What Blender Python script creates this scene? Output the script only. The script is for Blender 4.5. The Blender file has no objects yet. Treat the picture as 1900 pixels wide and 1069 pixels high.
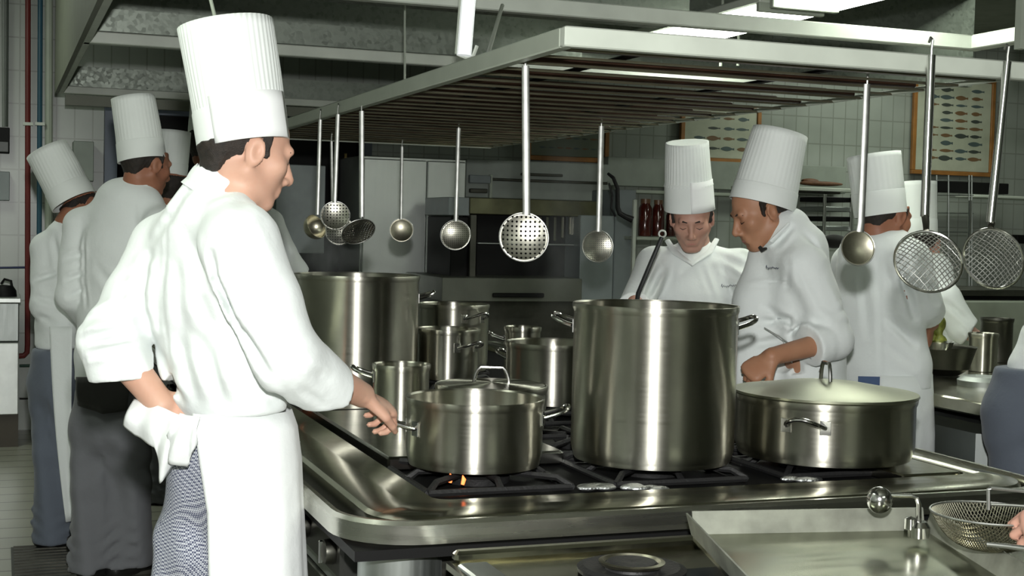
import bpy, math, random
import numpy as np
from math import pi, sin, cos, radians, sqrt
random.seed(7)
scn = bpy.context.scene
COL = scn.collection
# ------------------------------------------------------------------ camera calibration
W, H, F, CX, CY = 1900, 1069, 2552.0, 950.0, 534.5
def unit(v):
    v = np.array(v, float); return v/np.linalg.norm(v)
_Y = unit((0-CX, CY-396, -F)); _X = unit((7800-CX, CY-585, -F)); _X = unit(_X-_Y*_X.dot(_Y)); _Z = np.cross(_X, _Y)
R = np.array([_X, _Y, _Z]); CAM = np.array([0, 0, 1.43])
def ray(px, py): return R@np.array([(px-CX)/F, (CY-py)/F, -1.])
def P(px, py, d): return CAM+ray(px, py)*d
def onz(px, py, z):
    r = ray(px, py); return CAM+r*((z-CAM[2])/r[2])
def onY(px, py, y):
    r = ray(px, py); return CAM+r*(y/r[1])
def onX(px, py, x):
    r = ray(px, py); return CAM+r*(x/r[0])
RIGHT = R@np.array([1., 0, 0]); UP = R@np.array([0, 1., 0]); AWAY = R@np.array([0, 0, -1.])
RH = unit([RIGHT[0], RIGHT[1], 0]); AH = unit([AWAY[0], AWAY[1], 0]); UZ = np.array([0, 0, 1.])
def V3(r, a, u=0): return RH*r+AH*a+UZ*u      # right / away / up as seen from where the photographer stood

cam = bpy.data.cameras.new('camera'); co = bpy.data.objects.new('camera', cam); COL.objects.link(co)
import mathutils
M3 = mathutils.Matrix([[float(R[i][j]) for j in range(3)] for i in range(3)])
co.matrix_world = mathutils.Matrix.Translation(CAM.tolist()) @ M3.to_4x4()
cam.sensor_width = 36; cam.lens = F/W*36; cam.clip_start = .05
scn.camera = co
scn.view_settings.view_transform = 'Standard'; scn.view_settings.look = 'None'
scn.view_settings.gamma = 1; scn.view_settings.use_curve_mapping = False
scn.view_settings.exposure = 0.0

# ------------------------------------------------------------------ materials
MATS = {}
def _new(name):
    m = bpy.data.materials.new(name); m.use_nodes = True
    nt = m.node_tree; b = nt.nodes['Principled BSDF']; return m, nt, b
def N(nt, t, **k):
    n = nt.nodes.new(t)
    for a, v in k.items():
        if a.startswith('i_'): n.inputs[a[2:].replace('_', ' ')].default_value = v
        else: setattr(n, a, v)
    return n
def L(nt, a, b): nt.links.new(a, b)
def coords(nt, scale=(1, 1, 1), kind='Object', rot=(0, 0, 0)):
    tc = N(nt, 'ShaderNodeTexCoord'); mp = N(nt, 'ShaderNodeMapping')
    mp.inputs['Scale'].default_value = scale; mp.inputs['Rotation'].default_value = rot
    L(nt, tc.outputs[kind], mp.inputs['Vector']); return mp.outputs['Vector']
def ramp(nt, src, stops):
    r = N(nt, 'ShaderNodeValToRGB'); e = r.color_ramp.elements
    while len(e) < len(stops): e.new(.5)
    for el, (p, c) in zip(e, stops):
        el.position = p; el.color = (c[0], c[1], c[2], 1) if not isinstance(c, (int, float)) else (c, c, c, 1)
    L(nt, src, r.inputs['Fac']); return r.outputs['Color']
def bump(nt, b, src, strength=.3, dist=.01):
    n = N(nt, 'ShaderNodeBump'); n.inputs['Strength'].default_value = strength; n.inputs['Distance'].default_value = dist
    L(nt, src, n.inputs['Height']); L(nt, n.outputs['Normal'], b.inputs['Normal'])
def noise(nt, vec, scale=5, detail=4, rough=.5):
    n = N(nt, 'ShaderNodeTexNoise'); n.inputs['Scale'].default_value = scale; n.inputs['Detail'].default_value = detail
    n.inputs['Roughness'].default_value = rough; L(nt, vec, n.inputs['Vector']); return n.outputs['Fac']
def plain(name, col, rough=.5, metal=0, spec=.5, noise_amt=.12, nscale=8, bumpv=0, coat=0, emit=None, es=0):
    if name in MATS: return MATS[name]
    m, nt, b = _new(name)
    v = coords(nt); n = noise(nt, v, nscale, 5)
    a = 1-noise_amt; c2 = tuple(min(1, x*(1+noise_amt*.6)) for x in col)
    L(nt, ramp(nt, n, [(.3, tuple(x*a for x in col)), (.7, c2)]), b.inputs['Base Color'])
    b.inputs['Roughness'].default_value = rough; b.inputs['Metallic'].default_value = metal
    b.inputs['Specular IOR Level'].default_value = spec; b.inputs['Coat Weight'].default_value = coat
    if bumpv: bump(nt, b, noise(nt, v, nscale*6, 6), bumpv, .004)
    if emit: b.inputs['Emission Color'].default_value = (*emit, 1); b.inputs['Emission Strength'].default_value = es
    MATS[name] = m; return m
def steel(name, col=(.56, .55, .48), rough=.3, aniso=.7, brush=(2, 2, 300), radial=True, dirt=.25, dscale=5):
    if name in MATS: return MATS[name]
    m, nt, b = _new(name)
    v = coords(nt); n = noise(nt, v, dscale, 6, .6)
    L(nt, ramp(nt, n, [(.25, tuple(x*(1-dirt) for x in col)), (.65, col)]), b.inputs['Base Color'])
    b.inputs['Metallic'].default_value = 1
    vb = coords(nt, brush); nb = noise(nt, vb, 1, 3)
    mr = N(nt, 'ShaderNodeMapRange'); mr.inputs['To Min'].default_value = rough*.8; mr.inputs['To Max'].default_value = rough*1.3
    L(nt, nb, mr.inputs['Value']); L(nt, mr.outputs['Result'], b.inputs['Roughness'])
    b.inputs['Anisotropic'].default_value = aniso; b.inputs['Anisotropic Rotation'].default_value = .25 if radial else 0
    if radial:
        t = N(nt, 'ShaderNodeTangent'); t.direction_type = 'RADIAL'; t.axis = 'Z'
        L(nt, t.outputs['Tangent'], b.inputs['Tangent'])
    bump(nt, b, nb, .06, .0008)
    MATS[name] = m; return m
def cloth(name, col, scale=1400, rough=.85, tint=.04):
    if name in MATS: return MATS[name]
    m, nt, b = _new(name)
    v = coords(nt); n = noise(nt, v, 3, 4)
    L(nt, ramp(nt, n, [(.3, tuple(x*(1-tint) for x in col)), (.7, col)]), b.inputs['Base Color'])
    b.inputs['Roughness'].default_value = rough; b.inputs['Sheen Weight'].default_value = .15
    b.inputs['Specular IOR Level'].default_value = .2
    n2 = noise(nt, v, 14, 5, .55); bump(nt, b, n2, .35, .012)
    MATS[name] = m; return m
def checked(name, c1, c2, sc):
    m, nt, b = _new(name)
    v = coords(nt, (1, 1, 1)); ch = N(nt, 'ShaderNodeTexChecker'); ch.inputs['Scale'].default_value = sc
    ch.inputs['Color1'].default_value = (*c1, 1); ch.inputs['Color2'].default_value = (*c2, 1)
    L(nt, v, ch.inputs['Vector']); L(nt, ch.outputs['Color'], b.inputs['Base Color'])
    b.inputs['Roughness'].default_value = .9; bump(nt, b, noise(nt, v, 12, 4), .3, .012)
    return m
def tiles(name, col, grout, tw, th, axis='x', mortar=.02, rough=.3):
    m, nt, b = _new(name)
    tc = N(nt, 'ShaderNodeTexCoord'); sp = N(nt, 'ShaderNodeSeparateXYZ'); L(nt, tc.outputs['Object'], sp.inputs[0])
    cb = N(nt, 'ShaderNodeCombineXYZ')
    u, w = {'x': ('X', 'Z'), 'y': ('Y', 'Z'), 'f': ('X', 'Y')}[axis]
    L(nt, sp.outputs[u], cb.inputs['X']); L(nt, sp.outputs[w], cb.inputs['Y'])
    br = N(nt, 'ShaderNodeTexBrick'); br.offset = 0; br.inputs['Scale'].default_value = 1
    br.inputs['Brick Width'].default_value = tw; br.inputs['Row Height'].default_value = th
    br.inputs['Mortar Size'].default_value = mortar*th; br.inputs['Mortar Smooth'].default_value = .2
    br.inputs['Color1'].default_value = (*col, 1); br.inputs['Color2'].default_value = (*[x*.93 for x in col], 1)
    br.inputs['Mortar'].default_value = (*grout, 1)
    L(nt, cb.outputs[0], br.inputs['Vector'])
    n = noise(nt, tc.outputs['Object'], 2.3, 5)
    mx = N(nt, 'ShaderNodeMixRGB', blend_type='MULTIPLY'); mx.inputs['Fac'].default_value = 1
    L(nt, br.outputs['Color'], mx.inputs['Color1']); L(nt, ramp(nt, n, [(.3, .8), (.7, 1.)]), mx.inputs['Color2'])
    L(nt, mx.outputs['Color'], b.inputs['Base Color']); b.inputs['Roughness'].default_value = rough
    bump(nt, b, br.outputs['Fac'], -.3, .003)
    return m
def galvanised(name, col, sc=55):
    m, nt, b = _new(name)
    v = coords(nt); vo = N(nt, 'ShaderNodeTexVoronoi'); vo.inputs['Scale'].default_value = sc; L(nt, v, vo.inputs['Vector'])
    sp = N(nt, 'ShaderNodeSeparateColor'); L(nt, vo.outputs['Color'], sp.inputs[0])
    n = noise(nt, v, 3, 4); ad = N(nt, 'ShaderNodeMath', operation='ADD'); L(nt, sp.outputs[0], ad.inputs[0]); L(nt, n, ad.inputs[1])
    L(nt, ramp(nt, ad.outputs[0], [(.35, tuple(x*.7 for x in col)), (.8, col)]), b.inputs['Base Color'])
    mr = N(nt, 'ShaderNodeMapRange'); mr.inputs['To Min'].default_value = .35; mr.inputs['To Max'].default_value = .6
    L(nt, sp.outputs[1], mr.inputs['Value']); L(nt, mr.outputs['Result'], b.inputs['Roughness'])
    b.inputs['Metallic'].default_value = .7; bump(nt, b, sp.outputs[2], .15, .004)
    return m
def perforated(name, col, pitch, rad, rough=.35):
    m, nt, b = _new(name)
    tc = N(nt, 'ShaderNodeTexCoord')
    b.inputs['Metallic'].default_value = 1; b.inputs['Roughness'].default_value = rough
    L(nt, ramp(nt, noise(nt, tc.outputs['Object'], 40, 4), [(.3, tuple(x*.7 for x in col)), (.7, col)]), b.inputs['Base Color'])
    uv = N(nt, 'ShaderNodeUVMap'); uv.uv_map = 'disc'
    sc = N(nt, 'ShaderNodeVectorMath', operation='SCALE'); sc.inputs['Scale'].default_value = 1/pitch
    L(nt, uv.outputs[0], sc.inputs[0])
    fr = N(nt, 'ShaderNodeVectorMath', operation='FRACTION'); L(nt, sc.outputs[0], fr.inputs[0])
    sb = N(nt, 'ShaderNodeVectorMath', operation='SUBTRACT'); L(nt, fr.outputs[0], sb.inputs[0]); sb.inputs[1].default_value = (.5, .5, 0)
    ln = N(nt, 'ShaderNodeVectorMath', operation='LENGTH'); L(nt, sb.outputs[0], ln.inputs[0])
    gt = N(nt, 'ShaderNodeMath', operation='GREATER_THAN'); L(nt, ln.outputs['Value'], gt.inputs[0]); gt.inputs[1].default_value = rad/pitch
    L(nt, gt.outputs[0], b.inputs['Alpha'])
    return m

WHITE = cloth('white_cotton', (.75, .79, .775))
WHITE2 = cloth('white_apron_cotton', (.80, .83, .82))
PAPER = plain('white_paper', (.76, .80, .77), .8, noise_amt=.03)
PAPER2 = plain('bright_paper', (.88, .90, .89), .7, noise_amt=.03)
GREYT = cloth('grey_trouser_cloth', (.15, .155, .168))
GREYT2 = cloth('blue_grey_trouser_cloth', (.125, .145, .18))
CHECK = checked('fine_blue_check', (.55, .57, .62), (.07, .08, .14), 250)
BLACKC = cloth('black_cloth', (.02, .02, .018))
SHOE = plain('black_leather', (.012, .012, .012), .4)
HAIR = plain('dark_hair', (.02, .014, .01), .6, noise_amt=.5, nscale=90, bumpv=.6)
STEEL = steel('pot_steel', (.58, .57, .49), .34, .97)
STEELW = steel('worktop_steel', (.52, .51, .41), .2, .0, (40, 40, 40), False, .45, 3)
STEELF = steel('hot_plate_steel', (.30, .30, .27), .22, .3, (3, 200, 3), False, .5, 6)
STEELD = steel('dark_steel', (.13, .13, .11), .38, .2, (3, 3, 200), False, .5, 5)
STEELP = steel('panel_steel', (.42, .45, .43), .42, .3, (100, 3, 3), False, .25, 3)
CHROME = steel('polished_steel', (.68, .68, .66), .16, 0, (5, 5, 5), False, .1, 20)
ALU = plain('painted_aluminium', (.36, .40, .33), .5, .0, noise_amt=.08)
ALUB = plain('bright_aluminium', (.50, .54, .47), .45, .0, noise_amt=.1)
CAST = plain('cast_iron', (.02, .02, .02), .55, .3, bumpv=.4, nscale=20)
BLACK = plain('black_enamel_and_dark', (.005, .005, .005), .6, 0, .2)  # also colours in the shade of the doorway and the rail gap
BROWN = plain('greasy_brown_slat', (.075, .036, .022), .4, .2, noise_amt=.4)
GALV = galvanised('galvanised_sheet', (.24, .27, .23))
WOOD = plain('orange_wood_frame', (.30, .13, .03), .5, noise_amt=.3)
LAMP = plain('fluorescent_tube', (1, 1, 1), .5, emit=(.95, 1, .88), es=14)

# ------------------------------------------------------------------ mesh helpers (world coordinates in, stored relative to the parent)
class MB:
    def __init__(s): s.v = []; s.f = []; s.uv = {}
    def add(s, vs, fs):
        o = len(s.v); s.v += [tuple(map(float, x)) for x in vs]; s.f += [tuple(i+o for i in q) for q in fs]; return o
    def box(s, c, size, ax=None, bev=0):
        ax = np.eye(3) if ax is None else np.array(ax); c = np.array(c, float); h = np.array(size)/2.
        if bev <= 0:
            vs = [c+ax[0]*h[0]*i+ax[1]*h[1]*j+ax[2]*h[2]*k for i in (-1, 1) for j in (-1, 1) for k in (-1, 1)]
            s.add(vs, [(0, 1, 3, 2), (4, 6, 7, 5), (0, 4, 5, 1), (2, 3, 7, 6), (0, 2, 6, 4), (1, 5, 7, 3)])
        else:
            b = min(bev, *(h*.9)); vs = []; rings = []
            for (z, ins) in ((-h[2], b), (-h[2]+b, 0), (h[2]-b, 0), (h[2], b)):
                X, Yy = h[0]-ins, h[1]-ins
                pts = [(-X+b, -Yy), (X-b, -Yy), (X, -Yy+b), (X, Yy-b), (X-b, Yy), (-X+b, Yy), (-X, Yy-b), (-X, -Yy+b)]
                rings.append([c+ax[0]*p[0]+ax[1]*p[1]+ax[2]*z for p in pts])
            s.loft(rings, True)
        return s
    def b2(s, x0, x1, y0, y1, z0, z1, bev=0):
        return s.box(((x0+x1)/2, (y0+y1)/2, (z0+z1)/2), (x1-x0, y1-y0, z1-z0), None, bev)
    def loft(s, rings, caps=True, closed=True):
        n = len(rings[0]); vs = [p for r in rings for p in r]; fs = []
        for i in range(len(rings)-1):
            for j in range(n if closed else n-1):
                k = (j+1) % n; fs.append((i*n+j, i*n+k, (i+1)*n+k, (i+1)*n+j))
        if caps: fs.append(tuple(range(n-1, -1, -1))); fs.append(tuple((len(rings)-1)*n+j for j in range(n)))
        s.add(vs, fs); return s
    def tube(s, pts, r, n=8, caps=True, flat=None):
        pts = [np.array(p, float) for p in pts]; m = len(pts); rs = r if isinstance(r, (list, tuple)) else [r]*m
        rings = []; up = None
        for i in range(m):
            t = unit(pts[min(i+1, m-1)]-pts[max(i-1, 0)])
            if up is None:
                up = np.array([0, 0, 1.]) if abs(t[2]) < .9 else np.array([1., 0, 0])
                if flat is not None: up = np.array(flat[2], float)
            a = np.cross(t, up); a = unit(a); up = np.cross(a, t)
            sx, sy = (1, 1) if flat is None else flat[:2]
            rings.append([pts[i]+(a*cos(2*pi*j/n)*sx+up*sin(2*pi*j/n)*sy)*rs[i] for j in range(n)])
        return s.loft(rings, caps)
    def lathe(s, c, prof, n=48, axis=None, cap0=False, cap1=False, rip=None):
        """prof: (radius, height) pairs along axis from c"""
        z = UZ if axis is None else unit(axis); a = unit(np.cross(z, [0, 1, .02])); b = np.cross(z, a)
        rings = []
        for i, (r, h) in enumerate(prof):
            rings.append([np.array(c)+z*h+(a*cos(2*pi*j/n)+b*sin(2*pi*j/n))*(r+(rip(i, j) if rip else 0)) for j in range(n)])
        vs = [p for q in rings for p in q]; fs = []
        for i in range(len(rings)-1):
            for j in range(n):
                k = (j+1) % n; fs.append((i*n+j, i*n+k, (i+1)*n+k, (i+1)*n+j))
        if cap0: fs.append(tuple(range(n-1, -1, -1)))
        if cap1: fs.append(tuple((len(rings)-1)*n+j for j in range(n)))
        s.add(vs, fs); return s
def thing(name, label, cat, loc=(0, 0, 0), group=None):
    o = bpy.data.objects.new(name, None); COL.objects.link(o); o.location = [float(x) for x in loc]; o.empty_display_size = .1
    o['label'] = label; o['category'] = cat
    if group: o['group'] = group
    return o
def mesh_obj(name, vs, fs, mat, parent=None, smooth=True, loc=None, auto=35, uv=None):
    me = bpy.data.meshes.new(name); off = np.array(parent.location) if parent is not None else np.array(loc if loc is not None else (0, 0, 0), float)
    p = parent
    while p is not None and p.parent is not None:
        p = p.parent; off = off+np.array(p.location)
    vs = np.asarray(vs, float)-off
    me.from_pydata(vs.tolist(), [], [tuple(int(i) for i in f) for f in fs]); me.validate(); me.update()
    if uv is not None:
        l = me.uv_layers.new(name='disc'); li = np.zeros(len(me.loops), int); me.loops.foreach_get('vertex_index', li)
        l.data.foreach_set('uv', np.asarray(uv, float)[li].ravel())
    me.materials.append(mat)
    if smooth:
        me.polygons.foreach_set('use_smooth', [True]*len(me.polygons))
        if auto:
            try: me.set_sharp_from_angle(angle=radians(auto))
            except Exception: pass
    o = bpy.data.objects.new(name, me); COL.objects.link(o)
    if parent is None: o.location = off.tolist()
    else: o.parent = parent
    return o
def obj(name, mb, mat, parent=None, loc=None, smooth=True, auto=35, uv=None):
    return mesh_obj(name, mb.v, mb.f, mat, parent, smooth, loc, auto, uv)
def tag(o, label, cat, group=None, kind=None):
    if label: o['label'] = label
    if cat: o['category'] = cat
    if group: o['group'] = group
    if kind: o['kind'] = kind
    return o
def struct(name, mb, mat, label=None, smooth=False):
    o = obj(name, mb, mat, smooth=smooth); o['kind'] = 'structure'
    if label: o['label'] = label
    return o

# ------------------------------------------------------------------ signed-distance modelling -> one continuous mesh
def smin(a, b, k):
    h = np.clip(.5+.5*(b-a)/k, 0, 1); return b*(1-h)+a*h-k*h*(1-h)
class SDF:
    def __init__(s): s.p = []
    def rc(s, a, b, ra, rb, k=.02, sub=False):
        a = np.array(a, float); b = np.array(b, float); ba = b-a; l2 = max(ba.dot(ba), 1e-9)
        def f(p):
            t = np.clip(((p-a)@ba)/l2, 0, 1); q = p-a-t[..., None]*ba
            return np.sqrt((q*q).sum(-1))-(ra+(rb-ra)*t)
        m = max(ra, rb); s.p.append((f, np.minimum(a, b)-m, np.maximum(a, b)+m, k, sub)); return s
    def chain(s, pts, rs, k=.02):
        for i in range(len(pts)-1): s.rc(pts[i], pts[i+1], rs[i], rs[i+1], k)
        return s
    def ell(s, c, r, ax=None, k=.02, sub=False):
        c = np.array(c, float); ax = np.eye(3) if ax is None else np.array(ax); r = np.array(r, float)
        def f(p):
            q = (p-c)@ax.T; k0 = np.sqrt(((q/r)**2).sum(-1)); k1 = np.sqrt(((q/(r*r))**2).sum(-1))+1e-9
            return k0*(k0-1)/k1
        m = r.max(); s.p.append((f, c-m, c+m, k, sub)); return s
    def ec(s, a, b, ra, rb, w, q=.6, k=.03, sub=False):
        """capsule with an elliptic section: half-width ra..rb along w, q times that across it"""
        a = np.array(a, float); b = np.array(b, float); ba = b-a; l = np.linalg.norm(ba); t_ = ba/l
        w = unit(np.array(w, float)-t_*np.dot(w, t_)); o = np.cross(t_, w)
        def f(p):
            d = p-a; x = d@t_; t = np.clip(x/l, 0, 1); ax = x-t*l; r = ra+(rb-ra)*t
            u = d@w; v = d@o
            return (np.sqrt(u*u+(v/q)**2+(ax/q)**2)-r)*(.5+.5*q)
        m = max(ra, rb); s.p.append((f, np.minimum(a, b)-m, np.maximum(a, b)+m, k, sub)); return s
    def box(s, c, h, ax=None, k=.01, sub=False, rnd=.005):
        c = np.array(c, float); ax = np.eye(3) if ax is None else np.array(ax); h = np.array(h, float)-rnd
        def f(p):
            q = np.abs((p-c)@ax.T)-h; return np.sqrt((np.maximum(q, 0)**2).sum(-1))+np.minimum(q.max(-1), 0)-rnd
        m = np.linalg.norm(h)+rnd; s.p.append((f, c-m, c+m, k, sub)); return s
    def mesh(s, h=.006, disp=None, band=.03, smooth=1):
        lo = np.min([p[1] for p in s.p if not p[4]], 0)-4*h; hi = np.max([p[2] for p in s.p if not p[4]], 0)+4*h
        n = np.ceil((hi-lo)/h).astype(int)+1
        f = np.full(tuple(n), .2, np.float32)
        g = [lo[i]+h*np.arange(n[i]) for i in range(3)]
        for fn, l, u, k, sub in s.p:
            m = k+3*h
            i0 = np.clip(((l-m-lo)/h).astype(int), 0, n-1); i1 = np.clip(((u+m-lo)/h).astype(int)+2, 1, n)
            if (i1 <= i0).any(): continue
            X, Y, Z = np.meshgrid(g[0][i0[0]:i1[0]], g[1][i0[1]:i1[1]], g[2][i0[2]:i1[2]], indexing='ij')
            v = fn(np.stack([X, Y, Z], -1)); sl = (slice(i0[0], i1[0]), slice(i0[1], i1[1]), slice(i0[2], i1[2]))
            f[sl] = -smin(-f[sl], v, k) if sub else smin(f[sl], v, k)
        if disp is not None:
            idx = np.nonzero(np.abs(f) < band); p = np.stack([g[0][idx[0]], g[1][idx[1]], g[2][idx[2]]], -1)
            f[idx] += disp(p)
        return nets(f, lo, h, smooth)
CORN = [(i, j, k) for i in (0, 1) for j in (0, 1) for k in (0, 1)]
def nets(f, lo, h, smooth=1):
    s = f < 0; nx, ny, nz = f.shape
    cnt = np.zeros((nx-1, ny-1, nz-1), np.int8)
    for (i, j, k) in CORN: cnt += s[i:nx-1+i, j:ny-1+j, k:nz-1+k]
    I, J, K = np.nonzero((cnt > 0) & (cnt < 8)); ids = np.full(cnt.shape, -1, np.int64); ids[I, J, K] = np.arange(len(I))
    acc = np.zeros((len(I), 3)); c = np.zeros(len(I))
    val = {q: f[I+q[0], J+q[1], K+q[2]] for q in CORN}
    for a in CORN:
        for ax in range(3):
            if a[ax] == 0:
                b = list(a); b[ax] = 1; va, vb = val[a], val[tuple(b)]; m = (va < 0) != (vb < 0)
                t = np.where(m, va/np.where(m, va-vb, 1), 0)
                for d in range(3): acc[:, d] += np.where(m, a[d]+(t if d == ax else 0), 0)
                c += m
    v = lo+h*(np.stack([I, J, K], -1)+acc/c[:, None])
    Q = []
    for ax in range(3):
        o = [d for d in range(3) if d != ax]
        A = [slice(None)]*3; B = [slice(None)]*3; A[ax] = slice(0, -1); B[ax] = slice(1, None)
        sa, sb = s[tuple(A)], s[tuple(B)]; e = np.array(np.nonzero(sa != sb))
        keep = (e[o[0]] > 0) & (e[o[1]] > 0) & (e[o[0]] < f.shape[o[0]]-1) & (e[o[1]] < f.shape[o[1]]-1); e = e[:, keep]
        def at(d0, d1):
            q = e.copy(); q[o[0]] -= d0; q[o[1]] -= d1; return ids[q[0], q[1], q[2]]
        q = np.stack([at(1, 1), at(0, 1), at(0, 0), at(1, 0)], -1)
        flip = sa[e[0], e[1], e[2]] ^ (ax == 1)
        q[~flip] = q[~flip][:, ::-1]; Q.append(q)
    q = np.concatenate(Q)
    E = np.concatenate([q[:, [0, 1]], q[:, [1, 2]], q[:, [2, 3]], q[:, [3, 0]]]); deg = np.bincount(E.ravel(), minlength=len(v)).astype(float)
    deg[deg == 0] = 1
    for it in range(smooth*2):
        lam = .5 if it % 2 == 0 else -.42
        m = np.stack([np.bincount(E[:, 0], v[E[:, 1], d], len(v))+np.bincount(E[:, 1], v[E[:, 0], d], len(v)) for d in range(3)], -1)/deg[:, None]
        v = v+lam*(m-v)
    return v, q
def sobj(name, S, mat, parent, h=.006, disp=None, smooth=1, band=.03):
    v, q = S.mesh(h, disp, band, smooth); return mesh_obj(name, v, q, mat, parent, True, None, 0)
# ------------------------------------------------------------------ people
SKINS = {}
def skin(name, col):
    m, nt, b = _new(name); v = coords(nt); n = noise(nt, v, 14, 5)
    L(nt, ramp(nt, n, [(.3, tuple(x*y for x, y in zip(col, (.9, .82, .8)))), (.7, col)]), b.inputs['Base Color'])
    b.inputs['Roughness'].default_value = .5; b.inputs['Subsurface Weight'].default_value = .08
    b.inputs['Subsurface Radius'].default_value = (.02, .008, .004); b.inputs['Specular IOR Level'].default_value = .35
    bump(nt, b, noise(nt, v, 160, 3), .08, .002); return m
EYEW = plain('eye_white', (.7, .68, .66), .25); IRIS = plain('dark_iris', (.03, .018, .012), .2); LIP = plain('lip_skin', (.45, .2, .17), .5)
INK = plain('dark_blue_thread', (.03, .03, .08), .8)
def frame(fwd, up):
    f = unit(fwd); u = np.array(up, float); u = unit(u-f*u.dot(f)); r = np.cross(f, u); return r, f, u
def add_head(S, c, fr, sc=1.0, ear=True):
    r, f, u = fr; ax = [r, f, u]
    def q(x, y, z): return np.array(c)+(r*x+f*y+u*z)*sc
    e = lambda p, rr, k=.012, sub=False, a=ax: S.ell(q(*p), np.array(rr)*sc, a, k, sub)
    t = lambda a, b, ra, rb, k=.012, sub=False: S.rc(q(*a), q(*b), ra*sc, rb*sc, k, sub)
    e((0, -.014, .035), (.074, .098, .083)); e((0, .030, -.028), (.059, .062, .086), .02)
    e((0, .066, -.096), (.024, .019, .018), .02)
    for s in (-1, 1):
        t((.054*s, -.004, -.045), (.020*s, .062, -.094), .017, .014, .02)
        e((.040*s, .058, -.018), (.024, .022, .022), .02)
    t((-.034, .079, .020), (.034, .079, .020), .012, .012, .014)
    for s in (-1, 1): e((.031*s, .096, .000), (.018, .014, .011), .012, True)
    for s in (-1, 1): e((.031*s, .072, .000), (.0135, .0135, .0125), .006)
    t((0, .086, .010), (0, .108, -.030), .0075, .0105, .010); e((0, .107, -.036), (.010, .010, .009), .008)
    for s in (-1, 1): e((.012*s, .096, -.040), (.008, .010, .008), .006)
    e((0, .080, -.062), (.024, .014, .018), .014)
    t((-.019, .084, -.0615), (.019, .084, -.0615), .0065, .0065, .005); t((-.015, .083, -.0735), (.015, .083, -.0735), .0075, .0075, .005)
    t((-.022, .097, -.0672), (.022, .097, -.0672), .004, .004, .004, True)
    e((0, .091, -.084), (.016, .008, .005), .008, True)
    if ear:
        for s in (-1, 1):
            a2 = frame(f*.92+r*s*.3, u-f*.15); 
            e((.076*s, -.006, -.008), (.009, .021, .031), .008, False, [a2[0], a2[1], a2[2]])
            e((.086*s, -.003, -.006), (.008, .010, .018), .006, True)
    return q
def add_hand(S, w, d, nrm, ts, curl=.5, spread=.12, sc=1.0, thumb=.5):
    """w wrist, d pointing dir, nrm back-of-hand normal, ts +1/-1 thumb side"""
    w = np.array(w, float); d = unit(d); nrm = unit(np.array(nrm)-d*np.dot(nrm, d)); t = np.cross(d, nrm)*ts
    S.ec(w-d*.01*sc, w+d*.075*sc, .028*sc, .040*sc, t, .38, .012)
    S.ec(w+d*.045*sc, w+d*.088*sc, .038*sc, .040*sc, t, .33, .012)
    for i, (ln, off) in enumerate(((.072, .029), (.080, .0095), (.074, -.0105), (.058, -.029))):
        p = w+d*(.088-.005*abs(i-1.2))*sc+t*off*sc+nrm*.002; ang = .0; a0 = (1-i)*spread*.5+.02
        for j, (fr_, c) in enumerate(((.46, .8), (.31, 1.15), (.23, .7))):
            ang += curl*c+(i*.06 if j == 0 else 0)
            q = p+unit((d*cos(a0)+t*sin(a0))*cos(ang)-nrm*sin(ang))*ln*fr_*sc
            rr = (.0088, .0080, .0073, .0064)[j:j+2]
            S.rc(p, q, rr[0]*sc, rr[1]*sc, .003); p = q
    p = w+d*.018*sc+t*.024*sc-nrm*.004; q = p+unit(d*.75+t*.62-nrm*.28*thumb)*.042*sc; S.rc(p, q, .0135*sc, .0108*sc, .010)
    z = q+unit(d*.9+t*(.35-.5*thumb)-nrm*.5*thumb)*.034*sc; S.rc(q, z, .0105*sc, .0088*sc, .003)
    z2 = z+unit(d*.95-t*.35*thumb-nrm*.6*thumb)*.024*sc; S.rc(z, z2, .0088*sc, .0070*sc, .003)
def eyes(par, q, fr, down=.35, sc=1.0, brow=True):
    r, f, u = fr
    for s in (-1, 1):
        m = MB(); c = q(.031*s, .0735, .0); fw = unit(f+u*-down)
        prof = [(.0001, .0122)]+[(.0122*sin(a), .0122*cos(a)) for a in np.linspace(.15, pi*.9, 9)]
        e = MB().lathe(c, [(x*sc, y*sc) for x, y in prof], 16, fw); obj('eye', e, EYEW, par)
        obj('iris', MB().lathe(c, [(.0001, .0128*sc)]+[(.0126*sc*sin(a), .0127*sc*cos(a)) for a in np.linspace(.1, .5, 4)], 16, fw), IRIS, bpy.data.objects[-1] if False else par)
        if brow: obj('eyebrow', MB().tube([q(.014*s, .090, .017), q(.030*s, .089, .0235), q(.046*s, .078, .018)], [.003, .0038, .0016], 6), HAIR, par)
def add_hair(par, c, fr, sc=1.0, low=-.06, cut=None):
    r, f, u = fr; S = SDF()
    S.ell(np.array(c)+(f*-.016+u*.034)*sc, np.array((.0765, .099, .086))*sc, [r, f, u])
    S.ec(np.array(c)+(f*-.072+u*-.0)*sc, np.array(c)+(f*-.062+u*low)*sc, .052*sc, .040*sc, r, .5, .03)
    for s in (-1, 1): S.rc(np.array(c)+(r*.071*s+f*.020+u*.03)*sc, np.array(c)+(r*.069*s+f*.022+u*-.008)*sc, .010*sc, .006*sc, .01)
    # clear the face below the hairline
    S.box(np.array(c)+(f*.095+u*.0)*sc, (.2, .068, .125), [r, unit(f+u*.12), unit(u-f*.12)], .006, True)
    S.ell(np.array(c)+(f*-.006+u*-.008)*sc, np.array((.12, .020, .034))*sc, [r, f, u], .005, True)
    if cut is not None:
        b0, t0 = np.array(cut[0]), np.array(cut[1]); z = unit(t0-b0); x = unit(np.cross(z, AWAY)); S.box(b0+z*.163, (.25, .25, .15), [x, np.cross(z, x), z], .003, True)
    sobj('hair', S, HAIR, par, .005, lambda p: .0018*np.sin(p[:, 0]*420)*np.sin(p[:, 2]*260), 0)
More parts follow.
